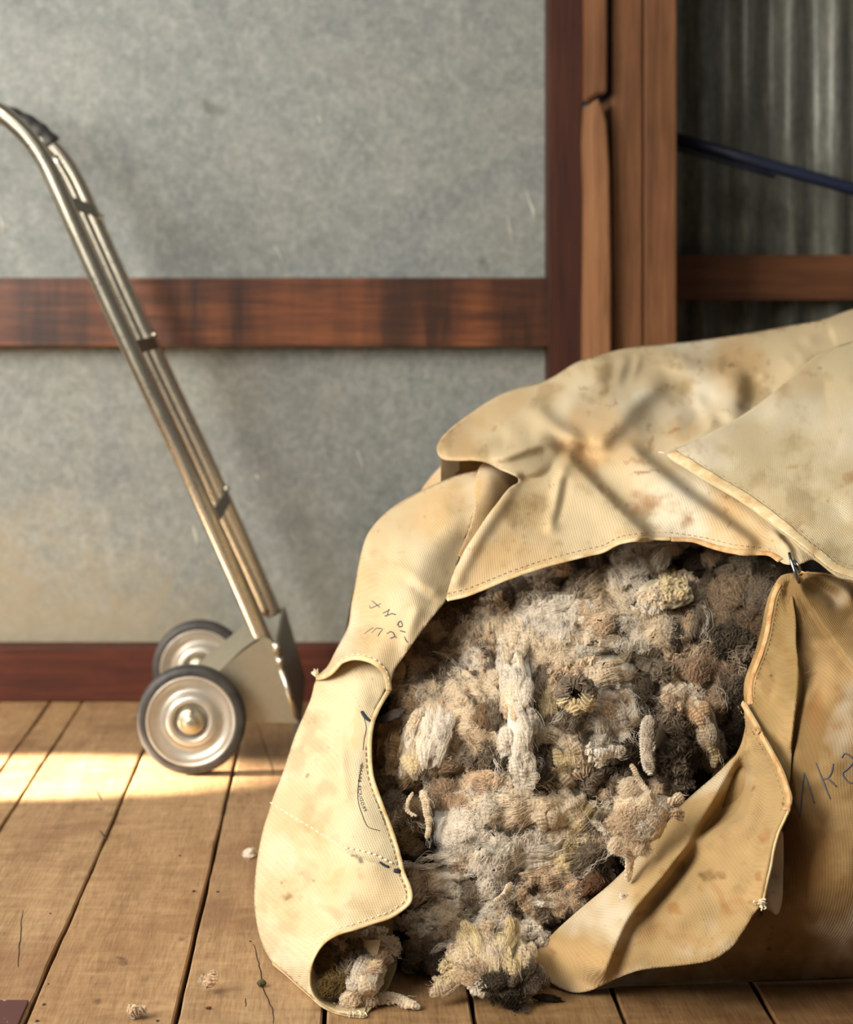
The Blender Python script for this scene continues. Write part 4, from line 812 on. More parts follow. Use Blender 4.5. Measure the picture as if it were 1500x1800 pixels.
uvl = me.uv_layers.new(name='UVMap'); vi = np.empty(len(me.loops), int); me.loops.foreach_get('vertex_index', vi); VV = np.array(V); uvl.data.foreach_set('uv', np.stack([VV[:, 0] + VV[:, 1], VV[:, 2]], 1)[vi].ravel())
put('pack_back', me, M_CLOTH, pack)

# ---- wire fastener joining top panel and front panel
fs = empty('wire_fastener', P(1400, 1005, 2.2)); tag(fs, 'bent steel wire hook pinning the sack hems together beside the wool', 'hook')
MB().tube([P(*a) for a in ((1388, 972, 2.212), (1391, 985, 2.205), (1396, 1000, 2.195), (1401, 1015, 2.192), (1405, 1024, 2.20))], .0021, 14).build('wire_shank', M_WIRE, fs)
MB().tube([P(*a) for a in ((1396, 985, 2.208), (1403, 992, 2.202), (1408, 1001, 2.20), (1405, 1006, 2.205), (1398, 998, 2.215))], .0017, 12).build('wire_loop', M_WIRE, fs)
# ------------------------------------------------------------------ wool
WH = (.98, .905, .78); CR = (.96, .84, .65); TN = (.76, .61, .43); GB = (.33, .26, .185); DK = (.12, .09, .06); OR = (.90, .70, .47); YC = (.95, .83, .56); DD = (.035, .025, .015); PW = (.95, .87, .75)
m, nt = new_mat('wool_fibre'); att = N(nt, 'ShaderNodeAttribute'); att.attribute_name = 'col'
finish(nt, att.outputs[0], .75, 0, None, spec=.15, transl=.42); M_FIB = m
m, nt = new_mat('matted_wool'); att = N(nt, 'ShaderNodeAttribute'); att.attribute_name = 'col'; o_ = objc(nt)
n = noise(nt, o_, 420, 6, .7, .6); nb = noise(nt, o_, 90, 4, .7, 1.0)
c = mix(nt, 1.0, att.outputs[0], ramp(nt, n, [(.3, (.7, .66, .62)), (.6, (1, 1, 1))]), 'MULTIPLY')
finish(nt, c, .9, 0, math_(nt, 'ADD', n, nb), .9, .003, .1, .05); M_MAT = m

D_W0 = Depth([(640, 1150, 2.44), (700, 1300, 2.34), (650, 1400, 2.31), (760, 1100, 2.45), (830, 1040, 2.46), (900, 1020, 2.46), (1100, 960, 2.47), (1250, 970, 2.46), (1350, 990, 2.39), (1390, 1010, 2.34), (1350, 1150, 2.31), (1310, 1280, 2.28), (1200, 1200, 2.30), (1000, 1150, 2.32), (900, 1300, 2.28), (1000, 1400, 2.25), (1100, 1400, 2.25), (1250, 1350, 2.27),
              (700, 1500, 2.27), (850, 1480, 2.22), (900, 1550, 2.21), (1050, 1520, 2.21), (1150, 1450, 2.20), (760, 1560, 2.22), (720, 1640, 2.19), (850, 1650, 2.155), (950, 1640, 2.16), (1000, 1600, 2.18), (820, 1700, 2.12), (950, 1700, 2.12), (800, 1150, 2.40), (1000, 1050, 2.40)])
# clump list: px, py, rx, ry, flow angle (deg, 0 = right, 90 = down), colour, tip colour, style, lift
S_, Z_, B_, Cc = 'straight', 'fuzz', 'pom', 'curl'
CL = [
 (800, 1085, 50, 32, 20, GB, DK, Cc), (865, 1072, 38, 30, 60, TN, GB, Cc), (845, 1045, 26, 22, 80, GB, GB, S_), (882, 1030, 34, 30, 80, GB, DK, S_), (920, 1035, 30, 24, 70, GB, GB, S_), (950, 1010, 34, 16, 10, WH, CR, B_), (985, 1004, 24, 12, 5, OR, OR, S_),
 (945, 1045, 34, 36, 110, PW, GB, Cc), (985, 1070, 62, 30, -15, WH, PW, S_), (960, 1100, 40, 26, 20, PW, CR, Z_), (1030, 1030, 34, 26, 150, GB, TN, Cc), (1055, 1040, 62, 18, 150, TN, OR, S_), (1060, 1025, 50, 14, 145, CR, TN, S_), (1060, 1080, 40, 40, 70, TN, CR, Z_), (1090, 1060, 30, 30, 60, CR, GB, Z_),
 (1128, 985, 42, 34, -40, WH, WH, Z_), (1105, 1005, 34, 22, -35, WH, PW, Z_), (1180, 965, 44, 16, -12, CR, GB, S_), (1235, 985, 40, 18, 10, DK, DD, Z_), (1060, 985, 26, 18, -20, GB, DK, Z_), (1300, 995, 46, 18, -15, GB, TN, S_), (1355, 1000, 24, 16, 0, DK, GB, Z_), (1250, 975, 24, 12, -20, TN, GB, Z_),
 (1130, 1045, 30, 28, 0, CR, CR, B_), (1170, 1030, 34, 30, 0, YC, CR, B_), (1205, 1022, 26, 22, 0, CR, TN, B_), (1155, 1068, 34, 20, 0, WH, CR, B_), (1105, 1085, 36, 34, 60, WH, CR, Z_), (1145, 1100, 50, 34, 10, CR, WH, Z_), (1175, 1120, 40, 30, 80, CR, OR, Z_), (1115, 1126, 34, 12, -5, WH, WH, S_),
 (1085, 1110, 26, 34, 80, GB, GB, Cc), (1220, 1055, 26, 40, 85, GB, TN, Cc), (1245, 1060, 20, 50, 80, GB, DK, S_), (1285, 1045, 42, 34, 20, srgb(170, 148, 120), TN, Z_), (1335, 1045, 34, 30, 30, GB, srgb(170, 148, 120), Z_), (1300, 1080, 50, 24, 0, srgb(164, 142, 116), GB, Z_), (1225, 1110, 24, 50, 100, GB, DK, S_), (1200, 1095, 18, 40, 95, TN, GB, S_),
 (1290, 1120, 56, 30, 10, DK, GB, Cc), (1340, 1110, 24, 44, 100, srgb(140, 114, 86), DK, Z_), (1270, 1140, 46, 24, -10, DK, DD, Cc), (1195, 1145, 40, 18, -20, TN, GB, Cc), (1310, 1150, 40, 22, 10, GB, DK, Cc), (1190, 1120, 16, 22, 90, DK, DD, Z_),
 (1130, 1150, 38, 12, 28, srgb(170, 152, 124), GB, S_), (1158, 1168, 38, 14, 30, GB, DK, S_), (1100, 1128, 40, 16, 10, WH, CR, Z_), (1175, 1182, 30, 22, 40, GB, TN, Cc), (1225, 1178, 40, 24, 10, srgb(198, 170, 142), OR, Z_), (1265, 1170, 40, 22, 0, srgb(180, 152, 124), TN, Z_), (1290, 1195, 34, 26, 160, GB, DK, Cc), (1318, 1200, 18, 40, 95, DK, DD, Z_),
 (1185, 1218, 30, 24, 40, CR, OR, S_), (1215, 1215, 30, 20, 30, PW, TN, B_), (1228, 1265, 34, 46, 65, OR, CR, S_), (1265, 1240, 28, 30, 80, srgb(194, 168, 138), CR, Z_), (1262, 1285, 18, 40, 75, CR, OR, S_), (1245, 1320, 18, 30, 70, YC, OR, S_), (1300, 1270, 22, 56, 95, DK, DD, Z_), (1275, 1220, 30, 20, 20, GB, DK, Z_),
 (915, 1115, 42, 40, 80, CR, WH, S_), (935, 1085, 34, 24, 70, PW, CR, Z_), (895, 1170, 24, 44, 85, WH, CR, S_), (925, 1160, 30, 40, 80, CR, TN, S_), (905, 1230, 28, 44, 88, CR, OR, S_), (930, 1215, 20, 36, 80, WH, CR, S_), (920, 1285, 26, 40, 80, WH, WH, S_), (940, 1290, 18, 36, 75, WH, WH, S_), (890, 1310, 20, 34, 95, WH, CR, S_), (915, 1345, 26, 40, 88, WH, WH, S_), (930, 1370, 22, 24, 90, WH, PW, S_),
 (800, 1120, 56, 22, -22, CR, TN, Z_), (850, 1100, 34, 26, -30, CR, GB, Z_), (830, 1140, 50, 26, -15, TN, CR, Z_), (765, 1140, 40, 24, -30, GB, TN, Z_), (740, 1165, 34, 22, -40, TN, DK, Z_), (790, 1185, 58, 26, -10, GB, DK, Cc), (750, 1205, 46, 26, 10, GB, GB, Cc), (838, 1165, 28, 16, -20, PW, TN, Z_), (855, 1150, 14, 46, 95, GB, DK, Cc), (826, 1160, 22, 12, 0, WH, WH, Z_),
 (700, 1180, 24, 24, 70, TN, GB, S_), (705, 1215, 26, 24, 110, TN, GB, S_), (790, 1225, 46, 26, -15, CR, TN, Z_), (830, 1208, 40, 26, 40, CR, WH, S_), (860, 1195, 28, 22, 60, CR, CR, S_), (760, 1245, 40, 22, 0, CR, TN, Z_), (720, 1240, 26, 16, -10, srgb(180, 154, 124), TN, Z_), (865, 1225, 20, 24, 80, CR, TN, S_), (680, 1240, 20, 16, -25, DD, DK, S_),
 (755, 1290, 36, 52, 100, WH, WH, S_), (720, 1305, 24, 56, 95, CR, WH, S_), (780, 1275, 26, 34, 95, PW, WH, S_), (685, 1310, 22, 56, 92, srgb(198, 168, 126), TN, S_), (660, 1330, 16, 50, 92, srgb(154, 124, 88), DK, S_), (785, 1325, 36, 34, 70, TN, GB, Z_), (750, 1350, 36, 22, 80, CR, GB, S_), (820, 1275, 32, 28, 120, CR, TN, Z_), (815, 1250, 30, 20, 30, CR, OR, Z_), (845, 1262, 26, 22, 40, srgb(162, 134, 102), GB, Z_), (870, 1265, 18, 30, 90, GB, DK, S_), (850, 1305, 34, 18, 160, TN, GB, Z_), (862, 1295, 18, 14, 0, CR, CR, B_),
 (845, 1335, 36, 24, 40, GB, DK, Cc), (885, 1345, 26, 26, 60, DK, DD, Cc), (860, 1370, 36, 24, 60, OR, CR, Z_), (890, 1378, 26, 22, 50, CR, OR, S_), (835, 1385, 26, 22, 70, TN, GB, Z_), (775, 1390, 30, 24, 20, srgb(178, 152, 124), TN, Z_), (800, 1405, 26, 20, 0, srgb(196, 168, 136), GB, Z_), (700, 1370, 30, 20, 60, srgb(166, 140, 106), DK, Z_), (690, 1410, 26, 26, 60, GB, TN, Z_), (700, 1440, 24, 26, 80, TN, GB, S_), (730, 1440, 24, 40, 90, srgb(150, 124, 92), DK, Z_), (712, 1490, 26, 34, 70, srgb(160, 134, 98), DK, Z_), (660, 1385, 20, 30, 80, srgb(166, 142, 112), GB, Z_), (740, 1500, 30, 24, 30, DD, DK, Z_),
 (960, 1150, 46, 26, 0, CR, TN, Z_), (985, 1120, 40, 22, 10, PW, CR, Z_), (1040, 1130, 50, 18, -10, CR, PW, S_), (1020, 1145, 34, 16, 0, WH, CR, S_), (1000, 1170, 52, 24, 20, TN, CR, B_), (975, 1190, 30, 20, 30, TN, GB, B_), (1035, 1175, 26, 22, 60, CR, GB, Cc), (950, 1205, 18, 38, 88, GB, TN, S_), (965, 1240, 20, 34, 80, YC, GB, S_), (980, 1215, 20, 30, 80, TN, GB, Cc),
 (1000, 1270, 40, 24, 20, GB, CR, Z_), (1075, 1185, 44, 30, -20, CR, TN, S_), (1090, 1215, 50, 22, -10, PW, CR, S_), (1060, 1240, 34, 26, 150, TN, PW, Z_), (1095, 1250, 46, 34, 60, PW, WH, S_), (1120, 1240, 30, 22, 40, PW, WH, S_), (1065, 1275, 36, 18, 0, PW, GB, Z_), (1140, 1220, 24, 30, 80, DK, GB, Z_), (1145, 1260, 20, 30, 90, GB, DK, Cc),
 (975, 1290, 40, 22, 30, CR, TN, S_), (1000, 1310, 34, 26, 60, CR, WH, S_), (985, 1335, 24, 30, 80, YC, CR, S_), (1015, 1345, 28, 24, 120, TN, CR, Cc), (1000, 1370, 34, 20, 40, CR, GB, S_), (965, 1345, 22, 36, 90, GB, DK, Cc), (960, 1375, 24, 26, 70, DK, GB, Z_), (1040, 1375, 26, 30, 70, GB, DK, Cc), (1085, 1340, 34, 26, 40, DK, GB, Cc), (1110, 1310, 26, 30, 70, DK, DD, Z_), (1060, 1300, 34, 14, 20, PW, GB, Z_),
 (1180, 1250, 30, 34, 80, GB, DK, Cc), (1170, 1290, 34, 40, 85, DK, GB, Cc), (1205, 1310, 34, 54, 80, DK, DD, Cc), (1185, 1350, 34, 36, 90, DK, GB, Cc), (1215, 1370, 24, 34, 80, DD, DK, Cc), (1142, 1305, 14, 46, 92, PW, CR, S_), (1170, 1385, 40, 20, 10, TN, CR, S_), (1105, 1380, 32, 34, 70, GB, DK, Cc), (1075, 1400, 24, 36, 80, GB, DD, Cc),
 (925, 1410, 60, 30, -12, CR, WH, S_), (900, 1440, 46, 26, 150, CR, TN, S_), (960, 1430, 34, 34, 80, CR, PW, S_), (870, 1410, 34, 20, 0, CR, WH, S_), (900, 1465, 26, 14, 0, GB, TN, Z_), (840, 1430, 46, 36, 40, WH, PW, Z_), (815, 1470, 50, 36, 60, WH, PW, Z_), (870, 1495, 62, 30, 10, WH, WH, Z_), (945, 1500, 60, 24, -12, WH, WH, S_), (925, 1470, 40, 18, -5, PW, GB, Z_), (790, 1510, 50, 20, -15, PW, TN, S_), (1000, 1475, 54, 22, -25, CR, WH, S_),
 (1000, 1420, 40, 34, 50, CR, TN, S_), (1035, 1440, 36, 34, -40, YC, TN, S_), (1020, 1480, 44, 20, -28, YC, CR, S_), (985, 1515, 62, 20, -28, YC, TN, S_), (1000, 1535, 56, 18, -30, TN, CR, S_), (960, 1550, 48, 20, -25, TN, GB, S_), (1045, 1500, 34, 26, 60, GB, DK, Z_), (1030, 1530, 26, 22, 80, GB, PW, Z_),
 (1085, 1420, 30, 34, 70, TN, GB, Z_), (1120, 1420, 42, 30, 40, CR, WH, Z_), (1160, 1420, 36, 26, 10, CR, TN, S_), (1125, 1455, 36, 30, 80, CR, WH, Z_), (1150, 1445, 30, 26, 50, WH, CR, Z_), (1090, 1470, 34, 30, 70, TN, CR, Z_), (1185, 1425, 18, 24, 60, TN, CR, S_), (1115, 1490, 30, 22, 70, CR, CR, Z_), (1060, 1460, 26, 26, 60, GB, TN, Z_),
 (870, 1530, 44, 24, 30, PW, TN, Z_), (830, 1525, 40, 16, 0, TN, CR, Z_), (860, 1560, 34, 24, 60, PW, TN, Z_), (828, 1575, 30, 26, 70, GB, DK, Z_), (925, 1555, 24, 26, 100, DK, GB, S_), (905, 1580, 30, 22, 100, GB, TN, S_), (940, 1590, 30, 24, 60, TN, GB, S_), (985, 1570, 44, 14, -28, CR, OR, S_), (1015, 1560, 26, 20, -30, OR, CR, B_), (1000, 1590, 34, 18, -35, TN, GB, Z_), (970, 1605, 26, 22, 60, GB, CR, S_), (1040, 1550, 22, 22, 60, srgb(160, 122, 90), DD, Z_),
 (775, 1550, 40, 26, 70, CR, WH, S_), (800, 1580, 34, 24, 20, WH, CR, S_), (745, 1540, 24, 26, 80, TN, GB, Z_), (730, 1570, 20, 22, 80, TN, DK, Z_), (730, 1610, 30, 16, -20, WH, WH, B_), (745, 1635, 34, 18, 20, WH, CR, B_), (715, 1615, 16, 14, 0, WH, CR, B_), (775, 1615, 44, 22, 10, CR, TN, Z_), (820, 1605, 44, 16, -18, WH, PW, S_), (755, 1665, 36, 20, 10, GB, TN, Z_), (790, 1645, 40, 22, 40, TN, GB, Z_), (735, 1685, 30, 16, 20, GB, DK, Z_), (800, 1680, 40, 16, -10, GB, TN, Z_), (770, 1695, 34, 12, 0, DK, GB, Z_),
 (870, 1605, 26, 22, 40, WH, PW, Z_), (890, 1625, 22, 30, 90, TN, PW, S_), (860, 1630, 30, 22, 60, PW, CR, Z_), (935, 1635, 22, 22, 0, WH, WH, B_), (905, 1650, 24, 20, 70, PW, TN, Z_), (950, 1650, 22, 16, 80, PW, WH, B_), (705, 1665, 16, 24, 90, DD, DK, Z_), (712, 1590, 14, 20, 90, DK, DD, Z_), (835, 1650, 34, 22, -20, CR, GB, Z_),
]
_ang = lambda c: math.radians(c[4])
CA = np.array([(c[0], c[1], max(c[2], 9), max(c[3], 9)) for c in CL], float)
def mounds(X, Y):
    out = np.zeros(X.shape)
    for x, y, rx, ry in CA:
        r = ((X - x) / (rx * 1.12)) ** 2 + ((Y - y) / (ry * 1.12)) ** 2; m = r < 1
        if m.any():
            h = min(rx, ry) * .00078 * np.sqrt(np.clip(1 - r, 0, 1)); out = np.where(m, np.maximum(out, h), out)
    return out
GXs = np.arange(600, 1440, 3.0); GYs = np.arange(900, 1800, 3.0); gX, gY = np.meshgrid(GXs, GYs)
GD = D_W0(gX, gY) + .014 - .05 * np.exp(-((gX - 980) / 230) ** 2 - ((gY - 1300) / 260) ** 2) - 1.15 * mounds(gX, gY) - .009 * fbm(gX, gY, 30, 3, 77) - .002 * fbm(gX, gY, 8, 2, 78)
GD = np.minimum(GD, np.where(gY > 900, F * (H - .006) / (gY - CY), 9))
def D_W(x, y):
    fx = np.clip((np.asarray(x, float) - GXs[0]) / 3, 0, len(GXs) - 1.001); fy = np.clip((np.asarray(y, float) - GYs[0]) / 3, 0, len(GYs) - 1.001)
    ix = fx.astype(int); iy = fy.astype(int); fx = fx - ix; fy = fy - iy
    return (GD[iy, ix] * (1 - fx) + GD[iy, ix + 1] * fx) * (1 - fy) + (GD[iy + 1, ix] * (1 - fx) + GD[iy + 1, ix + 1] * fx) * fy

def fibres(name, locks, parent, Dfn, K=14):
    """locks: dicts x,y,ang,L(px),W(px),n,kap,col,tip,style,lift. Builds one hair-curves object."""
    allP = []; allC = []; allR = []
    t = np.linspace(0, 1, K)
    for lk in locks:
        n = lk['n']; L_, W_ = lk['L'], lk['W']; st = lk['style']
        kap = lk['kap']; a0 = lk['ang']; ang = a0 + kap * (t - .5) + .25 * np.sin(t * 5 + a0 * 3) * (0.6 if st == 'straight' else 1.0)
        sx = np.cumsum(np.cos(ang)) * L_ / K; sy = np.cumsum(np.sin(ang)) * L_ / K; sx -= sx[K // 2]; sy -= sy[K // 2]
        nx, ny = -np.sin(ang), np.cos(ang)
        rho = np.sqrt(RNG.random(n)); th = RNG.random(n) * 2 * np.pi; u = rho * np.cos(th); v = rho * np.sin(th) * .55
        prof = (.45 + .55 * np.sin(np.pi * np.clip(t, .0, 1) ** .8)) * (1 - .45 * t ** 3)
        t0 = RNG.random(n) * .22; t1 = 1 - RNG.random(n) * .30; T = t0[:, None] + (t1 - t0)[:, None] * t[None]
        ip = lambda arr: np.interp(T.ravel(), t, arr).reshape(T.shape)
        PX = lk['x'] + ip(sx); PY = lk['y'] + ip(sy); NX = ip(nx); NY = ip(ny); PR = ip(prof)
        lam = lk.get('lam', 7.5); ph = lk['x'] * 1.7; crimp = np.sin(2 * np.pi * T * L_ / lam + ph + u[:, None] * .9)
        f1 = RNG.random((n, 1)) * 6.28; f2 = RNG.random((n, 1)) * 6.28; f3 = RNG.random((n, 1)) * 6.28
        fr = {'straight': .20, 'fuzz': .8, 'pom': .5, 'curl': .85}[st]; fq = {'straight': 4, 'fuzz': 9, 'pom': 14, 'curl': 20}[st]; ca = {'straight': 1.0, 'fuzz': 1.0, 'pom': 1.5, 'curl': 1.8}[st]
        wig = (np.sin(T * fq + f1) * .6 + np.sin(T * fq * 2.3 + f2) * .4) * fr; wig2 = (np.sin(T * fq * 1.1 + f2) * .6 + np.sin(T * fq * 2.1 + f3) * .4) * fr
        lat = (u[:, None] * PR + wig) * W_ + crimp * ca * .6; dep = (v[:, None] * PR + .6 * wig2 * .5) * W_ + crimp * ca
        stray = RNG.random(n) < (.08 if st != 'fuzz' else .16); lat = lat + (stray * RNG.normal(0, 1, n))[:, None] * T * W_ * .9; dep = dep + (stray * np.abs(RNG.normal(0, 1, n)))[:, None] * T * W_ * .6
        X = PX + NX * lat; Y = PY + NY * lat
        hgt = lk['lift'] + (.30 * np.sin(np.pi * T) * W_ + dep + .28 * W_) * .00072
        base = Dfn(X, Y) * .35 + Dfn(PX, PY) * .65
        d = base - hgt
        Z = H - (Y - CY) / F * d; lo = Z < .0015
        d = np.where(lo, F * (H - .0015 - .002 * RNG.random(Z.shape)) / np.maximum(Y - CY, 1), d)
        pts = np.stack([(X - CX) / F * d, d, H - (Y - CY) / F * d], -1)
        mixt = np.clip((T - .62) / .3, 0, 1)[..., None] * lk.get('tipf', .8); jit = np.clip(1 + .15 * RNG.normal(0, 1, (n, 1, 1)), .5, 1.4)
        dirt = np.clip(fbm(X, Y, 7.5, 3, 61) * 2.4 - .75 + 1.3 * fbm(X, Y, 55, 2, 62), 0, .85)[..., None] * (.55 if lk['col'][0] > .8 else .9)
        c = (np.array(lk['col']) * (1 - mixt) + np.array(lk['tip']) * mixt); c = c * (1 - dirt) + np.array((.20, .145, .09)) * dirt; c = c * jit * (1 + .16 * crimp[..., None]); c = c * np.minimum(1, .97 / np.maximum(c.max(-1, keepdims=True), 1e-4)); c = np.clip(c, .005, 1)
        allP.append(pts.reshape(-1, 3)); allC.append(c.reshape(-1, 3)); allR.append(np.tile(.00020 * np.array([.8] + [1.0] * (K - 3) + [.8, .35]), n))
    pts = np.vstack(allP); c = np.vstack(allC); r = np.hstack(allR); nc = len(pts) // K
    cu = bpy.data.hair_curves.new(name); cu.add_curves([K] * nc)
    cu.attributes['position'].data.foreach_set('vector', pts.astype(np.float32).ravel())
    ra = cu.attributes.get('radius') or cu.attributes.new('radius', 'FLOAT', 'POINT'); ra.data.foreach_set('value', r.astype(np.float32))
    ca_ = cu.attributes.new('col', 'FLOAT_COLOR', 'POINT'); ca_.data.foreach_set('color', np.hstack([c, np.ones((len(c), 1))]).astype(np.float32).ravel())
    cu.materials.append(M_FIB); o = bpy.data.objects.new(name, cu); COL.objects.link(o)
    o.parent = parent; o.matrix_parent_inverse = Matrix.Translation(parent.location).inverted()
    print('fibres', name, nc); return o
def locks_for(x, y, rx, ry, ang, col, tip, style, lift=0.0, dens=1.0, rs_=random):
    out = []; area_ = math.pi * rx * ry
    lw = {'straight': 17, 'fuzz': 22, 'pom': 8.5, 'curl': 10}[style]; ll = {'straight': 62, 'fuzz': 50, 'pom': 15, 'curl': 22}[style]
    ll = min(ll, 1.5 * max(rx, ry)); n = max(3, int(area_ / (lw * ll * .50) * dens))
    for i in range(n):
        r = math.sqrt(rs_.random()) * .85; a = rs_.random() * 6.283; px = x + rx * r * math.cos(a); py = y + ry * r * math.sin(a)
        sg = {'straight': .16, 'fuzz': .5, 'pom': 3, 'curl': 1.0}[style]; kp = {'straight': .6, 'fuzz': 1.2, 'pom': 4.0, 'curl': 3.4}[style]
        j = rs_.uniform(.86, 1.12); j = min(j, .97 / max(col)); cc = tuple(q * j for q in col)
        L_ = ll * rs_.uniform(.75, 1.35); W_ = lw * rs_.uniform(.7, 1.3) * .5
        out.append(dict(x=px, y=py, ang=math.radians(ang) + rs_.gauss(0, sg) + .004 * (px - x), L=L_, W=W_, n=int(W_ * {'straight': 12, 'fuzz': 10, 'pom': 11, 'curl': 10}[style]), kap=rs_.gauss(0, kp), col=cc, tip=tip, style=style,
                        lift=lift + rs_.uniform(-.002, .005) + (1 - r * r) * .003, tipf=rs_.uniform(.2, 1), lam=rs_.uniform(5.5, 8)))
    return out
def near_color(X, Y, use=None):
    best = np.full(X.shape, 1e9); c = np.zeros(X.shape + (3,))
    for (x, y, rx, ry), q in zip(CA, CL):
        r = ((X - x) / rx) ** 2 + ((Y - y) / ry) ** 2; m = r < best; best = np.where(m, r, best); c[m] = q[5]
    return c, best
# underlying matted mass
poly = catmull([(690, 1150), (730, 1090), (780, 1040), (830, 1010), (900, 985), (1000, 960), (1080, 935), (1200, 925), (1300, 945), (1370, 975), (1400, 1000), (1375, 1040), (1350, 1120), (1325, 1200), (1320, 1290), (1270, 1345), (1215, 1400), (1130, 1480), (1060, 1550), (1010, 1600), (965, 1650), (960, 1700), (880, 1705), (800, 1708), (740, 1700), (700, 1692), (690, 1640), (690, 1580), (675, 1500), (650, 1430), (635, 1350), (640, 1260)], 6, True)
mX, mY = np.meshgrid(np.arange(630, 1404, 3.6), np.arange(920, 1712, 3.6)); ins = inside(mX, mY, poly); md_ = D_W(mX, mY)
V = np.stack([(mX - CX) / F * md_, md_, H - (mY - CY) / F * md_], -1).reshape(-1, 3); hh, ww = mX.shape
idx = np.arange(hh * ww).reshape(hh, ww); q = ins[:-1, :-1] & ins[1:, :-1] & ins[:-1, 1:] & ins[1:, 1:]
Fc = np.stack([idx[:-1, :-1][q], idx[1:, :-1][q], idx[1:, 1:][q], idx[:-1, 1:][q]], 1); used = np.unique(Fc); rm = -np.ones(hh * ww, int); rm[used] = np.arange(len(used))
me = mesh_from(V[used], rm[Fc].tolist()); cc_, bb = near_color(mX, mY); cc_ = cc_ * np.clip(1.0 - .5 * np.clip(bb - .5, 0, 1.2), .35, 1)[..., None] * (.85 + .3 * fbm(mX, mY, 12, 3, 5))[..., None]  # colour darkened away from clump centres, painting shade into the crevices
ca = me.color_attributes.new('col', 'FLOAT_COLOR', 'POINT'); cc_ = np.clip(cc_.reshape(-1, 3)[used], 0, 1); ca.data.foreach_set('color', np.hstack([cc_, np.ones((len(cc_), 1))]).ravel())
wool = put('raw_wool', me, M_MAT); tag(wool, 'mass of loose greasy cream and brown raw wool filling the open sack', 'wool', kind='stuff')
sd = wool.modifiers.new('s', 'SOLIDIFY'); sd.thickness = .03; sd.offset = -1 if me.polygons[0].normal.y < 0 else 1
rsw = random.Random(5); LK = []
for c_ in CL: LK += locks_for(*c_[:8], rs_=rsw, dens=DENS)
# long wisps bridging the clumps
for k in range(60):
    x = rsw.uniform(680, 1300); y = rsw.uniform(1050, 1650)
    if not inside(np.array([x]), np.array([y]), poly)[0]: continue
    LK.append(dict(x=x, y=y, ang=rsw.uniform(0, 6.28), L=rsw.uniform(50, 100), W=rsw.uniform(4, 9), n=9, kap=rsw.gauss(0, 1.6), col=WH if rsw.random() < .6 else TN, tip=WH, style='fuzz', lift=.012, tipf=.2))
for (x, y, a, L_) in ((735, 1522, -4, 110), (770, 1505, -20, 90), (800, 1540, -10, 80), (790, 1660, -25, 80), (1060, 1460, 60, 60), (960, 1590, 10, 60)):
    LK.append(dict(x=x, y=y, ang=math.radians(a), L=L_, W=5, n=26, kap=.4, col=PW, tip=WH, style='fuzz', lift=.02, tipf=.2))
fibres('wool_fibres', LK, wool, D_W)

# ---- separate tufts: lumpy core with fibres on it
def core(name, x, y, rx, ry, d, col, parent=None, mat=None, seed=1, flat=.7, ang=0, lump=.18):
    bm = bmesh.new(); bmesh.ops.create_icosphere(bm, subdivisions=4, radius=1); me = bpy.data.meshes.new(name); bm.to_mesh(me); bm.free()
    n = len(me.vertices); v = np.empty(n * 3); me.vertices.foreach_get('co', v); v = v.reshape(-1, 3)
    r = 1 + lump * fbm(v[:, 0] * 3 + v[:, 1] * 1.3, v[:, 2] * 3 + v[:, 1] * 1.7, 1.0, 4, seed) * 1.6; v = v * r[:, None]
    a = math.radians(ang); ux, uz = v[:, 0] * rx, -v[:, 2] * ry; X = x + ux * math.cos(a) - uz * math.sin(a); Y = y + ux * math.sin(a) + uz * math.cos(a)
    D_ = d(X, Y) if callable(d) else d; D_ = D_ + v[:, 1] * min(rx, ry) * flat / F * 2.1
    Z = H - (Y - CY) / F * D_; Xw = (X - CX) / F * D_; Z = np.maximum(Z, .001)
    me.vertices.foreach_set('co', np.stack([Xw, D_, Z], 1).ravel()); me.update()
    ca = me.color_attributes.new('col', 'FLOAT_COLOR', 'POINT'); cc = np.clip(np.array(col)[None] * (.9 + .35 * fbm(v[:, 0] + 3, v[:, 2] + v[:, 1], .5, 3, seed))[:, None], 0, 1); ca.data.foreach_set('color', np.hstack([cc, np.ones((n, 1))]).ravel())
    return put(name, me, mat or M_MAT, parent)
def tuft(name, label, cat, x, y, rx, ry, d, col, clumps, seed=1, group=None, flat=.7, ang=0, dens=1.0, extra=(), lump=.18, bulge=None):
    c = core(name, x, y, rx, ry, d, col, seed=seed, flat=flat, ang=ang, lump=lump); tag(c, label, cat, group); rs_ = random.Random(seed)
    R_ = min(rx, ry) * flat / F * 2.1 if bulge is None else bulge
    def Df(X, Y):
        base = d(X, Y) if callable(d) else d; a = math.radians(ang); dx = X - x; dy = Y - y; u = (dx * math.cos(a) + dy * math.sin(a)) / rx; w_ = (-dx * math.sin(a) + dy * math.cos(a)) / ry
        return base - R_ * np.sqrt(np.clip(1 - u * u - w_ * w_, 0, 1))
    lk = []
    for q in clumps: lk += locks_for(*q, rs_=rs_, dens=dens)
    for e in extra: lk.append(e)
    fibres('fibres', lk, c, Df); return c
wd = lambda off: (lambda X, Y: D_W0(X, Y) - off - .05 * np.exp(-((X - 980) / 230) ** 2 - ((Y - 1300) / 260) ** 2))
fd = lambda y, off=0: floor_d(y) - off
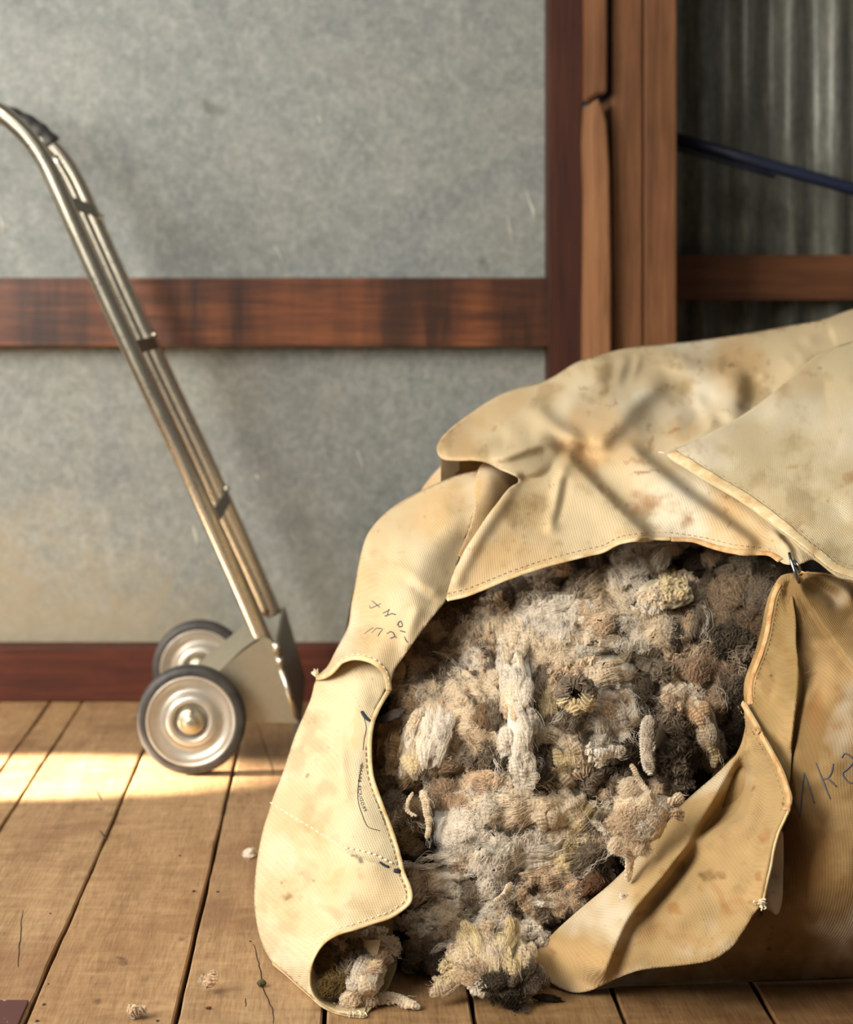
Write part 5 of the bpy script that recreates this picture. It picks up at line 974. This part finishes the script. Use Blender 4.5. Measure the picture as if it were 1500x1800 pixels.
# spill in front of the sack
tuft('fallen_fleece', 'yellow cream fleece clump with dark dirty tips spilled on the boards before the sack mouth', 'wool clump', 870, 1690, 74, 52, lambda X, Y: 2.125 - .07 * np.clip((Y - 1640) / 110, 0, 1), YC,
     [(860, 1660, 52, 34, 80, YC, CR, S_), (905, 1680, 34, 36, 95, YC, OR, S_), (870, 1690, 40, 30, 85, CR, YC, S_), (815, 1680, 34, 30, 130, CR, TN, Cc), (790, 1720, 34, 18, 170, YC, TN, S_), (785, 1735, 30, 12, 165, CR, TN, S_), (830, 1715, 34, 24, 120, TN, CR, Z_), (905, 1720, 34, 24, 110, GB, DK, S_), (870, 1735, 44, 20, 60, DK, DD, S_),
      (925, 1730, 34, 20, 30, DK, GB, Z_), (900, 1755, 34, 12, 10, DD, GB, Z_), (840, 1735, 20, 16, 20, WH, CR, B_), (925, 1690, 16, 22, 90, CR, OR, S_), (850, 1640, 30, 16, 100, CR, YC, S_), (800, 1700, 28, 22, 150, YC, GB, Cc), (935, 1715, 16, 20, 90, GB, DK, Z_)], seed=3, flat=.45, dens=1.15, bulge=.02)
c = core('dung_tag', 963, 1755, 26, 7, 2.07, DD, ang=8, seed=9, lump=.3, flat=1.0); tag(c, 'matted black wool tip lying flat beside the fallen cream clump', 'wool tip')
tuft('corner_fleece', 'white and brown wool tuft bulging from the rolled lower corner of the sack', 'wool clump', 640, 1705, 42, 46, lambda X, Y: 2.13 - .078 * np.clip((Y - 1650) / 90, 0, 1), CR,
     [(640, 1715, 30, 30, 100, WH, CR, S_), (620, 1735, 24, 22, 95, WH, WH, S_), (650, 1740, 26, 18, 80, CR, WH, S_), (600, 1690, 30, 26, 60, GB, TN, Cc), (575, 1700, 20, 30, 90, srgb(140, 112, 66), GB, Z_), (590, 1665, 34, 18, 160, TN, GB, Cc), (630, 1665, 26, 18, 20, GB, TN, Cc), (665, 1645, 24, 18, 70, WH, PW, B_), (678, 1665, 18, 20, 80, PW, GB, Z_),
      (665, 1690, 22, 20, 60, TN, GB, Z_), (585, 1735, 26, 12, 20, srgb(120, 96, 56), DK, Z_), (645, 1640, 16, 10, 0, WH, WH, B_), (655, 1700, 14, 12, 30, YC, YC, S_), (562, 1680, 12, 24, 90, srgb(150, 124, 74), GB, Z_), (630, 1758, 26, 8, 10, CR, TN, Z_)], seed=4, flat=.6, bulge=.022)
def staple(name, label, pts, dd, r, col, lam=5.0, seed=1, mat=None, taper=.5):
    """one crimped lock as a ribbed cord with fibres"""
    q = resample(catmull(pts, 8), 1.2); k = len(q); t_ = np.linspace(0, 1, k); d = dd(q[:, 0], q[:, 1]) if callable(dd) else np.full(k, dd)
    rr = r * (1 + .10 * np.sin(2 * np.pi * np.arange(k) * 1.2 / lam)) * np.clip(np.minimum(t_ / .12, (1 - t_) / .10), .25, 1) ** .5 * (1 - taper * t_)
    p = np.array([P(a, b, c) for (a, b), c in zip(q, d)]); p[:, 2] = np.maximum(p[:, 2], rr * .8)
    V, Fc = tube_data(p, rr, 14); me = mesh_from(V, Fc); ca = me.color_attributes.new('col', 'FLOAT_COLOR', 'POINT'); ca.data.foreach_set('color', np.tile([*col, 1], len(V)).astype(float))
    o = put(name, me, M_MAT); tag(o, label, 'wool lock'); rs_ = random.Random(seed); ln = float(np.sum(np.hypot(*np.diff(q, axis=0).T)))
    lk = [] ; nseg = max(2, int(ln / 16))
    for i in range(nseg * 2):
        a = q[int(rs_.uniform(.06, .94) * (k - 2))]; j = int(np.argmin(np.hypot(*(q - a).T))); tg = q[min(j + 3, k - 1)] - q[max(j - 3, 0)]
        lk.append(dict(x=a[0], y=a[1], ang=math.atan2(tg[1], tg[0]), L=min(30, ln * .5), W=rr[j] / .00075 * .95, n=70, kap=0, col=col, tip=col, style='straight', lift=r * .6, lam=lam))
    dfun = (lambda X, Y: np.interp(X * 0 + Y, np.sort(q[:, 1]), d[np.argsort(q[:, 1])])) if not callable(dd) else dd
    fibres('fibres', lk, o, dfun); return o
staple('spiral_lock', 'pale crimped lock like a thick cord lying on the floor beside the rolled corner', [(660, 1760), (685, 1756), (705, 1760), (725, 1767), (739, 1771)], lambda X, Y: floor_d(Y) - .01, .0075, CR, 7.0, taper=.35)
# picked out clumps in the sack mouth
tuft('ringed_curl', 'grey brown ring shaped curl of wool with dark hollow centre amid the white fleece', 'wool curl', 1013, 1222, 34, 34, wd(.034), GB, [], seed=6, flat=.3, bulge=.008,
     extra=[dict(x=1013 + rsw.uniform(17, 31) * math.cos(a), y=1220 + rsw.uniform(17, 30) * math.sin(a), ang=a + 1.57 + rsw.gauss(0, .45), L=rsw.uniform(16, 34), W=rsw.uniform(4, 9), n=70, kap=rsw.gauss(1.2, 1.5), col=(GB if math.sin(a) < .3 else YC), tip=(TN if rsw.random() < .5 else DK), style='curl', lift=rsw.uniform(.004, .012), tipf=.7) for a in np.linspace(0, 6.28, 34)] +
           [dict(x=1013 + rsw.uniform(-9, 9), y=1220 + rsw.uniform(-9, 9), ang=rsw.uniform(0, 6), L=12, W=5, n=24, kap=3, col=DD, tip=DK, style='curl', lift=-.004) for a in range(9)])
tuft('crimped_fleece', 'broad white block of finely crimped fleece beside the left hem', 'wool clump', 752, 1305, 40, 46, wd(.030), CR,
     [(755, 1295, 34, 44, 98, WH, WH, S_), (730, 1310, 22, 44, 95, CR, WH, S_), (775, 1285, 22, 30, 95, PW, WH, S_), (745, 1350, 30, 14, 80, YC, GB, S_)], seed=7, flat=.3, dens=1.3, bulge=.012)
tuft('long_fleece_strip', 'long upright strip of clean white fleece hanging down the middle of the sack mouth', 'wool clump', 915, 1250, 22, 120, wd(.034), WH,
     [(905, 1150, 24, 34, 85, CR, WH, S_), (898, 1190, 18, 34, 88, WH, CR, S_), (908, 1230, 22, 30, 84, CR, OR, S_), (925, 1245, 18, 34, 78, WH, WH, S_), (935, 1290, 18, 34, 72, WH, WH, S_), (905, 1300, 20, 30, 90, WH, WH, S_), (915, 1340, 22, 36, 88, WH, WH, S_), (928, 1372, 18, 16, 80, WH, PW, S_)], seed=8, flat=.5, dens=1.2, bulge=.012)
tuft('tangled_dark_clump', 'dark grey brown tangled clump of dirty wool at the right of the mouth', 'wool clump', 1190, 1310, 38, 74, wd(.036), DK,
     [(1190, 1265, 26, 30, 80, GB, DK, Cc), (1205, 1305, 26, 40, 82, DK, GB, Cc), (1180, 1340, 28, 34, 88, DK, DD, Cc), (1205, 1365, 24, 26, 80, GB, DD, Cc), (1185, 1235, 16, 20, 80, TN, GB, S_)], seed=9, flat=.4, dens=1.1, bulge=.014)
staple('smooth_lock', 'smooth curved pale lock lying against the dark tangled clump', [(1140, 1262), (1136, 1290), (1137, 1330), (1144, 1362)], wd(.058), .0085, PW, 4.5, taper=.1)
tuft('overhanging_tuft', 'fluffy cream tuft hanging over the folded canvas edge', 'wool clump', 1125, 1440, 44, 40, 2.085, CR,
     [(1125, 1410, 40, 26, 40, CR, WH, Z_), (1160, 1415, 30, 20, 10, CR, TN, S_), (1135, 1450, 34, 30, 80, WH, CR, Z_), (1100, 1450, 30, 34, 80, TN, CR, Z_), (1165, 1440, 22, 20, 60, CR, CR, S_), (1110, 1490, 28, 20, 70, CR, CR, Z_), (1190, 1405, 14, 12, 30, CR, TN, S_), (1188, 1435, 12, 16, 70, TN, CR, S_), (1130, 1490, 16, 10, 30, CR, CR, S_)], seed=10, flat=.35, bulge=.014)
staple('hanging_lock', 'short crimped lock hanging below the cream tuft onto the canvas', [(1108, 1495), (1107, 1515), (1105, 1535), (1104, 1550)], 2.092, .006, CR, 7.0, taper=.3)
staple('twisted_lock', 'thin twisted cream lock slanting across the dark wool above the hanging tuft', [(1112, 1345), (1122, 1366), (1134, 1386), (1146, 1400)], wd(.062), .0034, CR, 5.0, taper=.1)
staple('bead_lock', 'tiny stub of cream wool stuck on the folded canvas', [(1098, 1571), (1095, 1580)], 2.085, .005, WH, 4.0, taper=.0)
tuft('knotted_white_lock', 'bright white knotted lock right of the ringed curl', 'wool lock', 1055, 1325, 22, 12, wd(.050), WH, [(1040, 1318, 10, 14, 80, WH, WH, B_), (1062, 1328, 24, 11, 10, WH, WH, S_), (1050, 1338, 14, 10, 30, WH, WH, B_), (1085, 1322, 12, 8, 0, WH, WH, S_)], seed=12, flat=.8, ang=8, bulge=.008)
wl_ = [('curled_wisp', 'hooked cream wisp left of the dangling pair in the lower left of the mouth', [(724, 1395), (717, 1412), (720, 1428), (733, 1434)], .0026), ('frayed_wisp', 'frilly cream wisp hanging upright in the dark lower left hollow', [(742, 1392), (748, 1408), (750, 1425), (752, 1440)], .006), ('dangling_wisp', 'smooth finger like wisp dangling below the frilly one', [(752, 1436), (754, 1455), (750, 1475)], .0042)]
for nme, lab, pts, r in wl_: staple(nme, lab, pts, wd(.046), r, CR, 5.0, taper=.25)
staple('tan_tipped_lock', 'cream lock with a rust orange tip near the bottom of the mouth', [(897, 1553), (890, 1568), (880, 1578), (868, 1583)], wd(.05), .0048, CR, 4.0, taper=.5)
tuft('cream_curl_bunch', 'bunch of tight pale yellow curls near the top right of the mouth', 'wool clump', 1170, 1045, 46, 26, wd(.030), YC, [(1150, 1050, 30, 24, 0, CR, CR, B_), (1185, 1035, 34, 24, 0, YC, CR, B_), (1140, 1068, 28, 14, 0, WH, CR, B_)], seed=14, flat=.5, bulge=.012, dens=1.2)
tuft('upper_white_fleece', 'fluffy bright white fleece right under the top hem', 'wool clump', 1125, 988, 44, 24, wd(.020), WH, [(1130, 985, 38, 24, -40, WH, WH, Z_), (1100, 1005, 30, 18, -35, WH, PW, Z_), (1170, 968, 28, 12, -12, CR, GB, S_)], seed=15, flat=.5, ang=-20, bulge=.010, dens=1.2)
tuft('amber_fleece', 'amber and cream fold of fleece hanging beside the right inner hem', 'wool clump', 1238, 1278, 24, 50, wd(.034), OR, [(1225, 1255, 22, 30, 60, OR, CR, S_), (1245, 1290, 20, 30, 75, CR, OR, S_), (1255, 1325, 12, 22, 80, YC, OR, S_)], seed=16, flat=.5, ang=-18, bulge=.010, dens=1.2)
# bits on the floor
tuft('wool_scrap', 'small fuzzy scrap of wool lying alone on the boards at bottom left', 'wool scrap', 240, 1776, 17, 8, floor_d(1783) - .008, TN, [(240, 1776, 18, 7, -10, TN, CR, Cc)], seed=20, flat=.8, ang=-12, dens=1.6, bulge=.004)
tuft('wool_scrap', 'thin wispy scrap of wool on the boards left of the dark olive pellet', 'wool scrap', 366, 1730, 10, 7, floor_d(1742) - .006, TN, [(366, 1728, 16, 9, 30, TN, CR, Cc), (372, 1716, 6, 12, 80, TN, CR, S_)], seed=21, flat=.7, dens=.8, bulge=.003)
tuft('wool_scrap', 'faint white wisp of wool on the floor touching the left side of the sack', 'wool scrap', 440, 1497, 6, 2.5, floor_d(1501) - .004, CR, [(440, 1497, 9, 3, 20, WH, CR, S_)], seed=22, flat=.7, dens=1.0, bulge=.002)
m, nt = new_mat('dung_green'); finish(nt, srgb(70, 66, 34), .7, 0, noise(nt, objc(nt), 120, 4, .6), .6, .002); M_DUNG = m
c = core('dung_pellet', 460, 1728, 8.5, 6.5, floor_d(1734) - .002, DD, mat=M_DUNG, seed=31, flat=1.1, lump=.12); tag(c, 'dark olive dung pellet sitting on the cracked floorboard', 'pellet')
m, nt = new_mat('chaff'); finish(nt, srgb(110, 66, 40), .8); M_CH = m
c = core('chaff_flake', 366, 1771, 6, 2.4, floor_d(1774) - .001, DD, mat=M_CH, seed=32, flat=1.1, lump=.2); tag(c, 'tiny reddish brown flake of chaff on the boards below the wispy wool scrap', 'debris')
# burrs and twigs caught in the wool
m, nt = new_mat('dry_burr'); finish(nt, srgb(44, 32, 20), .8); M_BURR = m
bb_ = MB()
for (x, y) in [(715, 1200), (850, 1150), (846, 1140), (1050, 1090), (1102, 1040), (1038, 1127), (1052, 1130), (1060, 1170), (820, 1360), (890, 1265), (900, 1250), (1180, 985), (870, 1470), (845, 1490), (850, 1505), (870, 1530), (700, 1205), (690, 1190), (1110, 1062), (1115, 1066), (1015, 1545), (935, 1455), (980, 1395), (1265, 1150), (1205, 1085), (1290, 1100), (870, 1640), (880, 1650), (855, 1665), (900, 1675), (893, 1668), (812, 1590), (815, 1600), (1240, 1010), (1340, 1005), (790, 1270), (1085, 1300), (1150, 1120), (1010, 1355)]:
    if rsw.random() < .4: continue
    L2 = rsw.uniform(3, 8); a = rsw.uniform(0, 6.28); d = float(D_W(np.array([x]), np.array([y]))[0]) - .024 - .0
    if y > 1630: d = 2.055
    p0 = P(x, y, d); p1 = P(x + L2 * math.cos(a), y + L2 * math.sin(a), d - .002); p2 = P(x + L2 * math.cos(a) + 3, y + L2 * math.sin(a) - 2, d)
    bb_.tube([p0, p1, p2], [.0009, .0012, .0004], 6)
o = bb_.build('burrs', M_BURR, wool)
leaf = core('dead_leaf', 688, 1258, 26, 8, wd(.040), DD, mat=M_BURR, seed=40, flat=.5, ang=-24, lump=.25); tag(leaf, 'dark dried leaf caught between the wool and the left hem', 'leaf')
